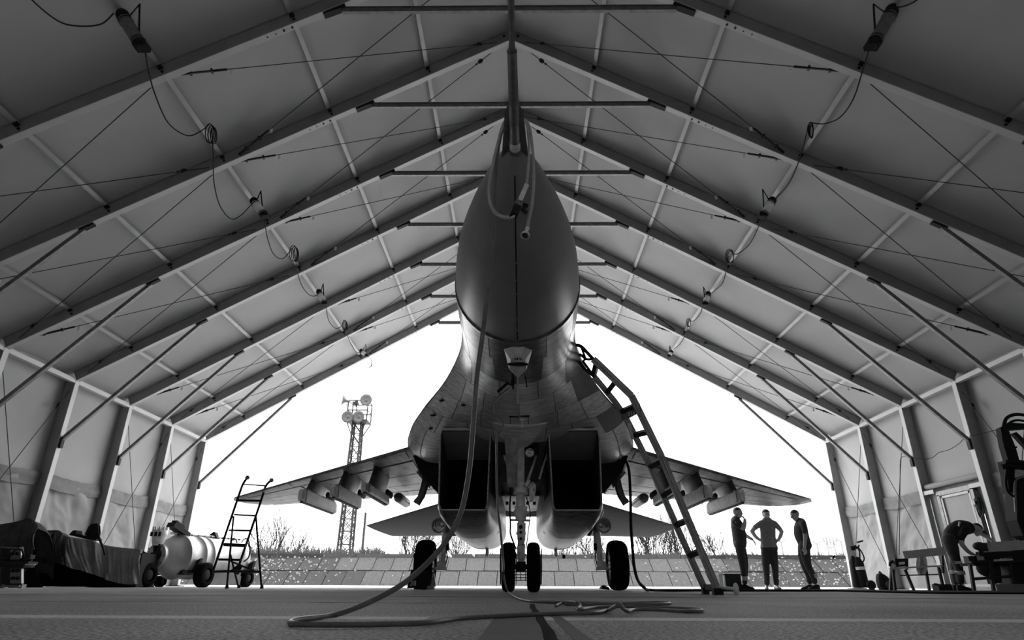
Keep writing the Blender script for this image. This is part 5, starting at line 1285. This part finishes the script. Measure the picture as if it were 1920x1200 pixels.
def hand(segs, wr, dr, pn, size=1.0, curl=.35, lab='skin', thumb=1):
    """wr wrist, dr direction of the fingers, pn palm normal"""
    d = V(dr).normalized(); n = V(pn); n = (n - d * n.dot(d)).normalized(); s = d.cross(n)
    wr = V(wr); k = size
    segs.append((lab, [wr, wr + d * .085 * k], [.026 * k, .034 * k], (n, .55)))
    for i, (o_, l) in enumerate(((-.030, .075), (-.011, .088), (.010, .082), (.030, .064))):
        b_ = wr + d * .085 * k + s * o_ * k; m_ = b_ + (d * math.cos(curl) + n * math.sin(curl)) * l * .5 * k; t_ = m_ + (d * math.cos(curl * 2.4) + n * math.sin(curl * 2.4)) * l * .5 * k
        segs.append((lab, [b_ - d * .01, m_, t_], [.0105 * k, .0095 * k, .008 * k], None))
    b_ = wr + d * .03 * k - s * .028 * thumb * k; segs.append((lab, [b_, b_ + (d * .6 - s * .7 * thumb + n * .2).normalized() * .035 * k, b_ + (d * 1.0 - s * .45 * thumb + n * .4).normalized() * .07 * k], [.014 * k, .011 * k, .009 * k], None))
def shoe(root, ank, toe, mt=m_blk):
    a, t = V(ank), V(toe); a.z = 0; t.z = 0; d = (t - a).normalized(); s = d.cross(V((0, 0, 1)))
    secs = []
    L_ = .29
    for x, wd, h in ((-.08, .030, .05), (-.07, .040, .105), (0, .044, .115), (.06, .046, .09), (.12, .050, .065), (.18, .045, .05), (.205, .028, .032)):
        secs.append([a + d * x + s * wd * math.cos(q) * (1 if math.sin(q) < 0 else .9) + V((0, 0, max(.0, h * (.5 + .5 * math.sin(q))))) for q in [2 * pi * k / 14 for k in range(14)]])
    MB().loft(secs).build('shoe', mt, root)
MT = lambda tee: {'tee': tee, 'trousers': m_trs, 'skin': m_skinp}
# --- man with cigarette, side on facing right (Y 16)
S1 = 7.06
Y1_ = 15.6
q1 = lambda x, y, d=0: P(1340 + x / S1, 940 + y / S1, Y1_ + d)
FR = V((1, 0, 0))
sg_ = []
hc = q1(303, 148)
head(sg_, hc, (1, -.25, -.12), r=.104)
sg_ += [('skin', [q1(287, 205), q1(283, 240)], [.062, .066], None),
        ('tee', [q1(278, 262), q1(300, 330), q1(322, 430), q1(330, 510), q1(335, 570)], [.118, .150, .160, .158, .150], ((0, 1, 0), 1.15)),
        ('tee', [q1(262, 270, -.16), q1(282, 268, .16)], [.082, .082], None),
        ('tee', [q1(262, 275, -.20), q1(296, 315, -.22)], [.070, .062], None),
        ('skin', [q1(300, 318, -.22), q1(383, 350, -.20)], [.052, .044], None), ('skin', [q1(385, 350, -.20), q1(398, 290, -.16), q1(400, 245, -.12)], [.050, .046, .034], None),
        ('tee', [q1(290, 275, .20), q1(330, 350, .25)], [.068, .060], None),
        ('skin', [q1(335, 355, .25), q1(405, 445, .25), q1(430, 465, .2), q1(492, 500, .08)], [.055, .050, .046, .034], None),
        ('trousers', [q1(330, 580, -.09), q1(345, 700, -.09), q1(372, 850, -.08), q1(392, 1000, -.08), q1(398, 1070, -.08)], [.112, .100, .078, .064, .060], None),
        ('trousers', [q1(340, 580, .09), q1(372, 700, .09), q1(400, 850, .08), q1(398, 1000, .08), q1(396, 1070, .08)], [.112, .100, .078, .064, .060], None),
        ('trousers', [q1(330, 575, -.08), q1(340, 575, .08)], [.13, .13], None)]
hand(sg_, q1(400, 250, -.12), (-.35, 0, 1), (-1, .2, -.3), curl=.9, thumb=-1, size=.95); hand(sg_, q1(492, 500, .08), (.6, 0, -.8), (-.6, 0, -.6), curl=.25)
p1_ = fig('person', 'man in dark T-shirt raising a cigarette to his mouth, left of the standing trio', sg_, Y1_, 'men standing by the open end', MT(m_teed), base=V((q1(390, 1140).x, Y1_, 0)), hem=q1(330, 592).z)
hairc(p1_, hc, (1, -.25, -.12), r=.106)
shoe(p1_, q1(395, 1140, -.08), q1(500, 1140, -.12)); shoe(p1_, q1(400, 1140, .08), q1(500, 1140, .04))
MB().cyl(q1(352, 207, -.10), q1(385, 222, -.12), .005, seg=6).build('cigarette', m_white, p1_)
for d in (-.08, .08): MB().lathe(q1(397, 1022, d), (0, 0, 1), [(-.045, .068), (.045, .069)], 16).build('reflective_band', m_reflb, p1_)
MB().tube([q1(266, 268, -.285), q1(282, 283, -.29)], .012, 5).build('sleeve_badge', m_reflb, p1_)
# --- man, hands on hips
Y2_ = 15.9
q2 = lambda x, y, d=0: P(1340 + x / S1, 940 + y / S1, Y2_ + d)
sg_ = []; hc = q2(682, 178)
head(sg_, hc, (0, -1, -.15), r=.112)
sg_ += [('skin', [q2(685, 215), q2(690, 258)], [.056, .060], None),
        ('tee', [q2(700, 285), q2(702, 360), q2(705, 450), q2(712, 530), q2(715, 590)], [.150, .190, .186, .190, .196], ((0, 1, 0), .60)),
        ('tee', [q2(610, 290), q2(700, 268), q2(790, 292)], [.068, .075, .068], None),
        ('tee', [q2(598, 298), q2(535, 345)], [.066, .062], None), ('tee', [q2(800, 298), q2(855, 358)], [.066, .060], None),
        ('skin', [q2(530, 350), q2(492, 395, .02), ], [.056, .050], None), ('skin', [q2(492, 395, .02), q2(540, 465, .0), q2(598, 512, -.03)], [.050, .046, .034], None),
        ('skin', [q2(860, 362), q2(886, 400, .02)], [.056, .050], None), ('skin', [q2(886, 400, .02), q2(870, 460, 0), q2(838, 520, -.03)], [.050, .046, .034], None),
        ('trousers', [q2(672, 610), q2(675, 750), q2(680, 880), q2(690, 1010), q2(690, 1085)], [.108, .102, .080, .068, .062], None),
        ('trousers', [q2(768, 610), q2(780, 750), q2(798, 880), q2(808, 1010), q2(815, 1085)], [.108, .102, .080, .068, .062], None),
        ('trousers', [q2(665, 612), q2(775, 612)], [.115, .115], ((0, 1, 0), .9))]
hand(sg_, q2(598, 512, -.05), (.9, -.3, -.25), (0, .9, 0), curl=.5); hand(sg_, q2(838, 520, -.05), (-.9, -.3, -.1), (0, .9, 0), curl=.5, thumb=-1)
p2_ = fig('person', 'man in grey T-shirt facing the camera with both hands on his hips', sg_, Y2_, 'men standing by the open end', MT(m_tee), base=V((q2(750, 1140).x, Y2_, 0)), hem=q2(715, 612).z)
hairc(p2_, hc, (0, -1, -.15), r=.116)
shoe(p2_, q2(688, 1140), q2(686, 1140, -.4), m_steel); shoe(p2_, q2(818, 1140), q2(880, 1140, -.25), m_steel)
MB().box(q2(766, 345, -.125), (.03, .006, .012)).build('chest_mark', m_reflb, p2_)
# --- leaning man facing left
Y3_ = 15.3
q3 = lambda x, y, d=0: P(1340 + x / S1, 940 + y / S1, Y3_ + d)
sg_ = []; hc = q3(1062, 182)
head(sg_, hc, (-1, -.1, -.35), up=(-.15, 0, 1), r=.102)
sg_ += [('skin', [q3(1082, 220), q3(1108, 258)], [.060, .066], None),
        ('tee', [q3(1140, 285), q3(1140, 360), q3(1150, 450), q3(1180, 530), q3(1200, 580)], [.118, .150, .158, .145, .135], ((0, 1, 0), 1.15)),
        ('tee', [q3(1160, 290, -.15), q3(1150, 290, .15)], [.085, .085], None),
        ('tee', [q3(1172, 295, -.20), q3(1190, 365, -.22)], [.072, .066], None), ('tee', [q3(1160, 295, .20), q3(1180, 365, .22)], [.072, .066], None),
        ('skin', [q3(1190, 370, -.22), q3(1198, 480, -.22)], [.052, .044], None), ('skin', [q3(1198, 480, -.22), q3(1193, 560, -.22), q3(1190, 610, -.22)], [.044, .038, .028], None),
        ('skin', [q3(1180, 370, .22), q3(1185, 480, .22), q3(1170, 590, .2)], [.050, .042, .028], None),
        ('trousers', [q3(1190, 590, -.09), q3(1205, 720, -.09), q3(1235, 850, -.08), q3(1290, 960, -.08), q3(1322, 1060, -.08)], [.120, .108, .080, .068, .062], None),
        ('trousers', [q3(1170, 590, .09), q3(1165, 720, .09), q3(1190, 850, .08), q3(1235, 960, .08), q3(1260, 1060, .08)], [.115, .100, .078, .066, .062], None),
        ('trousers', [q3(1205, 575, -.08), q3(1195, 575, .08)], [.135, .135], None)]
hand(sg_, q3(1190, 605, -.22), (0, 0, -1), (0, 1, 0), curl=.3); hand(sg_, q3(1170, 590, .2), (0, 0, -1), (0, -1, 0), curl=.3)
p3_ = fig('person', 'man in dark T-shirt leaning forward with his arm hanging, right of the trio', sg_, Y3_, 'men standing by the open end', MT(m_teed), base=V((q3(1300, 1140).x, Y3_, 0)), hem=q3(1200, 560).z)
hairc(p3_, hc, (-1, -.1, -.35), r=.104)
shoe(p3_, q3(1345, 1140, -.08), q3(1240, 1140, -.12)); shoe(p3_, q3(1255, 1140, .08), q3(1150, 1140, .05))
for x, y, d in ((1318, 985, -.08), (1255, 975, .08)): MB().lathe(q3(x, y, d), (-.25, 0, 1), [(-.04, .074), (.04, .074)], 16).build('reflective_band', m_reflb, p3_)
# --- man bending over the workbench
Y4_ = 13.3
q4 = lambda x, y, d=0: P(1730 + x / 8, 960 + y / 8, Y4_ + d)
sg_ = []; hc = q4(812, 262)
head(sg_, hc, (.75, -.15, -.75), up=(.7, 0, .7), r=.102)
sg_ += [('skin', [q4(770, 250), q4(710, 245)], [.062, .066], None),
        ('tee', [q4(660, 235), q4(570, 240), q4(490, 290), q4(430, 360), q4(410, 430)], [.135, .158, .158, .150, .140], ((0, 1, 0), 1.1)),
        ('tee', [q4(640, 270, -.16), q4(640, 230, .16)], [.09, .09], None),
        ('tee', [q4(620, 290, -.18), q4(580, 370, -.2)], [.080, .068], None), ('tee', [q4(690, 240, .18), q4(780, 280, .2)], [.075, .064], None),
        ('skin', [q4(580, 380, -.2), q4(585, 470, -.2)], [.055, .046], None), ('skin', [q4(585, 480, -.2), q4(680, 590, -.2), q4(780, 650, -.2)], [.045, .040, .029], None),
        ('skin', [q4(780, 280, .2), q4(910, 340, .2)], [.052, .044], None), ('skin', [q4(910, 340, .2), q4(1000, 400, .15), q4(1075, 460, .1)], [.044, .040, .029], None),
        ('trousers', [q4(400, 440, -.1), q4(440, 560, -.1), q4(490, 700, -.09), q4(540, 850, -.08), q4(565, 1040, -.08)], [.125, .112, .088, .078, .068], None),
        ('trousers', [q4(410, 440, .1), q4(455, 560, .1), q4(480, 700, .09), q4(480, 850, .08), q4(500, 1040, .08)], [.120, .108, .086, .074, .068], None),
        ('trousers', [q4(400, 430, -.08), q4(410, 430, .08)], [.14, .14], None)]
hand(sg_, q4(775, 648, -.2), (.8, 0, -.5), (0, 0, -1), curl=.5); hand(sg_, q4(1070, 460, .1), (1, 0, 0), (0, 0, -1), curl=.3)
p4_ = fig('person', 'man in cap and dark work clothes bending over the workbench by the right wall', sg_, Y4_, None, MT(m_blk), base=V((q4(540, 1120).x, Y4_, 0)))
f4 = V((.75, -.15, -.75)).normalized(); u4 = V((.7, 0, .7)).normalized()
hairc(p4_, hc, f4, up=u4, r=.108, mt=m_blk)
MB().loft([[hc + u4 * .045 + f4 * a + f4.cross(u4) * b_ for a, b_ in ((.085, -.07), (.17, -.05), (.19, 0), (.17, .05), (.085, .07))], [hc + u4 * .055 + f4 * a + f4.cross(u4) * b_ for a, b_ in ((.085, -.07), (.17, -.05), (.19, 0), (.17, .05), (.085, .07))]], smooth=False).build('cap_visor', m_blk, p4_)
shoe(p4_, q4(570, 1110, -.08), q4(700, 1110, -.1)); shoe(p4_, q4(505, 1110, .08), q4(600, 1110, .08))
for x, y, d in ((562, 912, -.08), (478, 898, .08)): MB().lathe(q4(x, y, d), (.0, 0, 1), [(-.035, .088), (.035, .088)], 16).build('reflective_band', m_reflb, p4_)
MB().tube([q4(555, 150, -.165), q4(540, 215, -.19)], .016, 6).build('shoulder_patch', m_reflb, p4_)

# ================================================================== RIGHT SIDE CLUTTER
a_ = PG(1590, 1110); MM = MB().box(((a_.x + 9.7) / 2 + .0, 9.6, .010), (9.7 - a_.x, 3.2, .020)).build('rubber_mat', m_tyre); tag(MM, 'long flat black mat lying on the floor along the right wall', 'mat')
B_ = lambda u, v, Y: P(u, v, Y)
def slat(mb, a, b, w_, h_): mb.beam(a, b, w_, h_)
# box behind the smoking man
bx = empty('tool_box', (P(1372, 1100, 15.2).x, 15.2, 0), 'low dark box with pale edge standing left of the smoking man', 'box')
a_, b_ = B_(1357, 1078, 15.2), B_(1389, 1078, 15.2)
MB().box(((a_.x + b_.x) / 2, 15.4, a_.z / 2), (b_.x - a_.x, .35, a_.z)).build('body', m_dark, bx); MB().box((a_.x - .0, 15.21, a_.z / 2), (.035, .03, a_.z)).build('edge_strip', m_gear, bx); MB().box(((a_.x + b_.x) / 2, 15.4, a_.z + .012), (b_.x - a_.x + .04, .39, .024)).build('lid', m_dark, bx)
# extinguisher trolley
ex = empty('extinguisher_trolley', (P(1615, 1100, 16.5).x, 16.5, 0), 'two-wheeled trolley of tall extinguisher cylinders beside the open-end post', 'extinguisher')
E_ = lambda u, v, d=0: P(u, v, 16.5 + d)
a_, b_ = E_(1620, 1100), E_(1606, 1044); a_.z = .05
MB().tube([a_, a_.lerp(b_, .8), a_.lerp(b_, .92), b_], [.125, .125, .08, .035], 18).build('cylinder', m_blk, ex)
a2, b2 = E_(1607, 1100, .05), E_(1598, 1042, .05); a2.z = .05
MB().tube([a2, a2.lerp(b2, .8), a2.lerp(b2, .93), b2], [.10, .10, .06, .03], 18).build('cylinder', m_blk, ex)
MB().lathe(a_.lerp(b_, .62), b_ - a_, [(-.035, .128), (.035, .128)], 20).build('label_band', m_gear, ex)
MB().tube(crv([E_(1604, 1026, -.05), E_(1610, 1027, -.05), E_(1612, 1040, -.05), E_(1613, 1060, -.05), E_(1622, 1095, .05)]), .018, 8).tube([E_(1607, 1017, -.05), E_(1618, 1014, -.05)], .02, 8).tube(crv([E_(1611, 1022, -.05), E_(1609, 1027, -.05), E_(1612, 1035, -.05)]), .018, 6).build('handle', m_dark, ex)
MB().tube(crv([E_(1604, 1028, -.15), E_(1612, 1030, -.18), E_(1619, 1042, -.18), E_(1620, 1050, -.15), E_(1616, 1055, -.12)]), .016, 8).box(E_(1598, 1028, 0), (.10, .08, .10)).ball(E_(1603, 1026, -.02), .05).build('valve_hose', m_blk, ex)
for d in (-.22, .2):
    c = E_(1633, 1095, d); c.z = .105; ty = MB().lathe(c, (0, 1, 0), [(-.03, 0), (-.03, .085), (-.02, .105), (.02, .105), (.03, .085), (.03, 0)], 22).build('wheel', m_blk, ex)
# backpack
bp = empty('backpack', (P(1658, 1100, 15.3).x, 15.3, 0), 'black backpack slumped on the floor between extinguisher trolley and bench', 'bag')
K_ = lambda u, v, d=0: P(u, v, 15.3 + d)
c = K_(1661, 1090); MB().loft([[V((c.x + dx + w_ * math.cos(2 * pi * k / 20), 15.35 + d_ * math.sin(2 * pi * k / 20), z)) for k in range(20)] for z, w_, d_, dx in ((.0, .15, .13, .0), (.06, .175, .16, .0), (.18, .165, .15, -.02), (.27, .125, .12, -.045), (.33, .08, .08, -.07), (.345, .02, .03, -.08))]).build('sack', m_blk, bp)
MB().ball(V((c.x + .02, 15.2, .11)), .10, sc3=(1, .5, .9)).build('front_pocket', m_clothd, bp)
MB().tube(crv([V((c.x - .09, 15.25, .34)), V((c.x - .15, 15.22, .32)), V((c.x - .19, 15.2, .22)), V((c.x - .19, 15.2, .08)), V((c.x - .13, 15.2, .02))]), .018, 8).tube(crv([V((c.x - .12, 15.3, .33)), V((c.x - .10, 15.3, .38)), V((c.x - .05, 15.3, .34))]), .014, 6).build('strap', m_blk, bp)
# wooden bench with back board
bn = empty('bench', (P(1720, 1100, 14.2).x, 14.2, 0), 'slatted bench with a pale back board in front of the right wall, littered with tools', 'bench')
YBn = 14.2
K_ = lambda u, v, d=0: P(u, v, YBn + d)
MB().beam(K_(1694, 1041, .15), K_(1771, 1033, -.15), .03, .155).build('back_board', m_wood, bn)
for k in range(3): MB().beam(K_(1667, 1066, .15 + .0 - .13 * k), K_(1766, 1061, -.10 - .13 * k), .11, .03).build('seat_slat', m_wood, bn)
for (u0, v0, u1, Y) in ((1674, 1068, 1677, 14.0), (1697, 1068, 1712, 14.0), (1760, 1063, 1768, 13.7), (1735, 1063, 1741, 14.3), (1671, 1068, 1668, 14.4)):
    a_ = P(u0, v0, Y); b_ = P(u1, 1100, Y); b_.z = 0; MB().beam(a_, b_, .045, .045, up=(0, 1, 0)).build('leg', m_dark, bn)
MB().beam(K_(1766, 1036, -.1), K_(1768, 1075, -.1), .04, .05, up=(0, 1, 0)).beam(K_(1700, 1043, .15), K_(1700, 1068, .15), .04, .05, up=(0, 1, 0)).build('back_support', m_dark, bn)
MB().cyl(K_(1688, 1079), K_(1764, 1077, -.2), .012).build('stretcher', m_dark, bn)
tb = empty('tool_case', P(1686, 1058, YBn - .1), 'small open tool case with pale lining on the left end of the bench', 'case')
tb.location.z = P(1686, 1065, YBn).z
MB().prism([K_(1678, 1048, -.1), K_(1700, 1047, -.1), K_(1702, 1062, -.1), K_(1680, 1063, -.1)], (0, .15, 0)).tube(crv([K_(1669, 1062, 0), K_(1669, 1056, 0), K_(1673, 1053, 0), K_(1679, 1053, 0)]), .03, 6).build('shell', m_dark, tb)
MB().prism([K_(1686, 1054, -.12), K_(1696, 1053, -.12), K_(1697, 1058, -.12), K_(1686, 1059, -.12)], (0, .02, 0)).build('lining', m_white, tb)
jc = empty('plastic_sack', P(1728, 1058, YBn + .1), 'crumpled pale plastic sack hanging over the middle of the bench', 'sack')
MB().loft([[P(1728 + w_ * math.cos(2 * pi * k / 18) + 1.5 * math.sin(k * 2.3), v + 1.0 * math.sin(k * 1.7), YBn + .05 + .1 * math.sin(2 * pi * k / 18)) for k in range(18)] for v, w_ in ((1044, 7), (1052, 9), (1062, 10), (1070, 9), (1076, 6), (1078, 2))]).build('sack', mat('thin_plastic', .28, .35, 0, var=.3, scale=9), jc)
jc2 = jc
# workbench with vice and pale board
wb = empty('workbench', (P(1860, 1100, 12.6).x, 12.6, 0), 'cluttered dark workbench with pale board at the right edge, under the bending man', 'workbench')
YW = 12.6
K_ = lambda x, y, d=0: P(1730 + x / 8, 960 + y / 8, YW + d)
MB().beam(K_(895, 535), K_(1600, 485), .04, .17).build('pale_board', m_wood, wb)
MB().beam(K_(600, 755, .3), K_(1600, 735, .3), .5, .05).beam(K_(660, 790, .3), K_(1600, 770, .3), .4, .05).build('bench_top', m_dark, wb)
MB().beam(K_(1080, 725, -.05), K_(1340, 715, -.05), .05, .03).beam(K_(610, 752, -.05), K_(710, 755, -.05), .06, .035).build('pale_edge', m_wood, wb)
for x0, x1, y0 in ((710, 750, 790), (990, 1045, 760), (1300, 1350, 760), (1560, 1600, 700)):
    a_, b_ = K_(x0, y0), K_(x1, 1100); b_.z = 0; MB().beam(a_, b_, .05, .05, up=(0, 1, 0)).build('leg', m_dark, wb)
MB().beam(K_(760, 1005), K_(1330, 965), .04, .05).build('stretcher', m_dark, wb)
MB().prism([K_(1340, 560, .1), K_(1620, 540, .1), K_(1620, 1110, .1), K_(1350, 1110, .1)], (0, .3, 0)).build('cabinet', m_blk, wb)
MB().prism([K_(900, 590, .1), K_(1340, 590, .1), K_(1300, 680, .1), K_(1160, 700, .1), K_(1190, 1060, .1), K_(1090, 1080, .1), K_(1020, 800, .1), K_(900, 720, .1)], (0, .2, 0)).build('hanging_cloth', m_blk, wb)
MB().ball(K_(950, 850, .1), .17, sc3=(1, .7, .85)).build('canvas_bag', m_blk, wb)
vc = empty('bench_vice', K_(850, 700, .1), 'dark rounded vice head beside the bending man\'s hand', 'vice'); vc.location.z = K_(850, 745).z
MB().ball(K_(855, 515), .11, sc3=(1.15, .8, .72)).box(K_(900, 530), (.12, .1, .14)).cyl(K_(850, 570), K_(850, 650), .012).cyl(K_(880, 570), K_(880, 660), .03).cyl(K_(840, 598), K_(900, 598), .012).build('body', m_dark, vc)
tr_ = empty('parts_tray', K_(780, 690, .15), 'small tray of parts under the bending man\'s lower hand', 'tray'); tr_.location.z = K_(780, 745, .15).z
MB().box(K_(715, 700, .15), (.16, .14, .09)).build('box', m_dark, tr_); MB().box(K_(815, 690, .15), (.17, .14, .09)).build('pale_box', m_wood, tr_)
pr = MB().tube(crv([K_(170, 1090, .2), K_(200, 1085, .2), K_(290, 1105, .2)]), .02, 6).box(V((K_(380, 1080, .3).x, YW + .5, .06)), (.26, .2, .12)).build('floor_clutter', m_blk); tag(pr, 'low black clutter on the floor left of the bending man', 'clutter')
# crane arm machine at the far right edge
cr = empty('lifting_arm', (P(1900, 1098, 10.4).x, 10.4, 0), 'black hydraulic lifting arm bristling with hoses at the right edge', 'machine')
K_ = lambda u, v, d=0: P(u, v, 10.4 + d)
def C3(pts, r, seg=8): return [K_(*p) for p in pts], r, seg
ar = MB()
ar.prism([K_(1876, 802), K_(1884, 798), K_(1892, 808), K_(1905, 840), K_(1912, 865), K_(1908, 875), K_(1890, 862), K_(1882, 835)], (0, .12, 0))
ar.prism([K_(1886, 800), K_(1890, 792), K_(1935, 795), K_(1935, 803), K_(1895, 806)], (0, .1, 0))
ar.prism([K_(1900, 812), K_(1906, 810), K_(1935, 836), K_(1935, 850)], (0, .08, 0))
ar.build('boom', m_blk, cr)
MB().tube(crv([K_(1882, 800, -.05), K_(1886, 786, -.05), K_(1896, 779, -.05), K_(1910, 777, -.05), K_(1935, 781, -.05)]), .028, 8).tube(crv([K_(1884, 806, -.05), K_(1893, 793, -.05), K_(1908, 788, -.05), K_(1935, 792, -.05)]), .02, 8).tube(crv([K_(1880, 824), K_(1885, 836), K_(1895, 842), K_(1906, 838)]), .016, 6).build('hydraulic_hose', m_blk, cr)
MB().prism([K_(1882, 864), K_(1910, 862), K_(1935, 866), K_(1935, 900), K_(1905, 920), K_(1892, 925), K_(1888, 890)], (0, .15, 0)).tube([K_(1877, 876, -.05), K_(1890, 874, -.05), K_(1930, 878, -.05)], .04, 8).tube([K_(1884, 866, -.06), K_(1922, 868, -.06)], .028, 8).build('knuckle', m_blk, cr)
MB().tube(crv([K_(1888, 880, -.05), K_(1886, 905, -.05), K_(1890, 922, -.05), K_(1901, 931, -.05)]), .020, 8).build('knuckle_hose', m_blk, cr)
for k in range(5): MB().cyl(K_(1903, 882 + 3.2 * k, -.04), K_(1919, 880 + 3 * k, -.04), .011).build('bolt', m_gear, cr)
MB().tube(crv([K_(1905, 960, -.06), K_(1903, 915, -.06), K_(1908, 897, -.06), K_(1935, 893, -.06)]), .020, 6).build('pale_trim', m_steel, cr)
cyl_ = [K_(1905, 905), K_(1935, 900), K_(1935, 1012), K_(1918, 1004), K_(1907, 975)]
MB().prism(cyl_, (0, .25, 0)).build('counterweight', m_blk, cr)
MB().beam(K_(1960, 1000, .1), V((K_(1960, 1090, .1).x, 10.5, 0.02)), .25, .2, up=(0, 1, 0)).box((K_(1965, 1090).x, 10.5, .06), (1.0, .7, .12)).beam(K_(1960, 1000, .1), K_(1935, 900, .1), .2, .2, up=(0, 1, 0)).build('mast', m_blk, cr)
# thin wire looped across the right wall
wl = [PX(1546, 826, 9.92), PX(1540, 0, 9.9)]
wr = crv([PX(1712, 858, 9.90), PX(1735, 861, 9.93), PX(1750, 857, 9.93), PX(1760, 849, 9.93), PX(1780, 843, 9.93), PX(1798, 832, 9.93), PX(1806, 823, 9.90)])
tag(MB().tube(wr, .007, 5).tube(crv([PX(1688, 870, 9.93), PX(1690, 858, 9.93), PX(1700, 856, 9.93), PX(1712, 858, 9.9)]), .007, 5).tube(crv([PX(1818, 818, 9.9), PX(1845, 812, 9.93), PX(1872, 805, 9.93)]), .008, 5).tube([PX(1688, 870, 9.93), PX(1686, 1040, 9.93)], .009, 5).build('wall_wire', m_blk), 'thin black wire draped along the right wall between knee braces', 'wire')
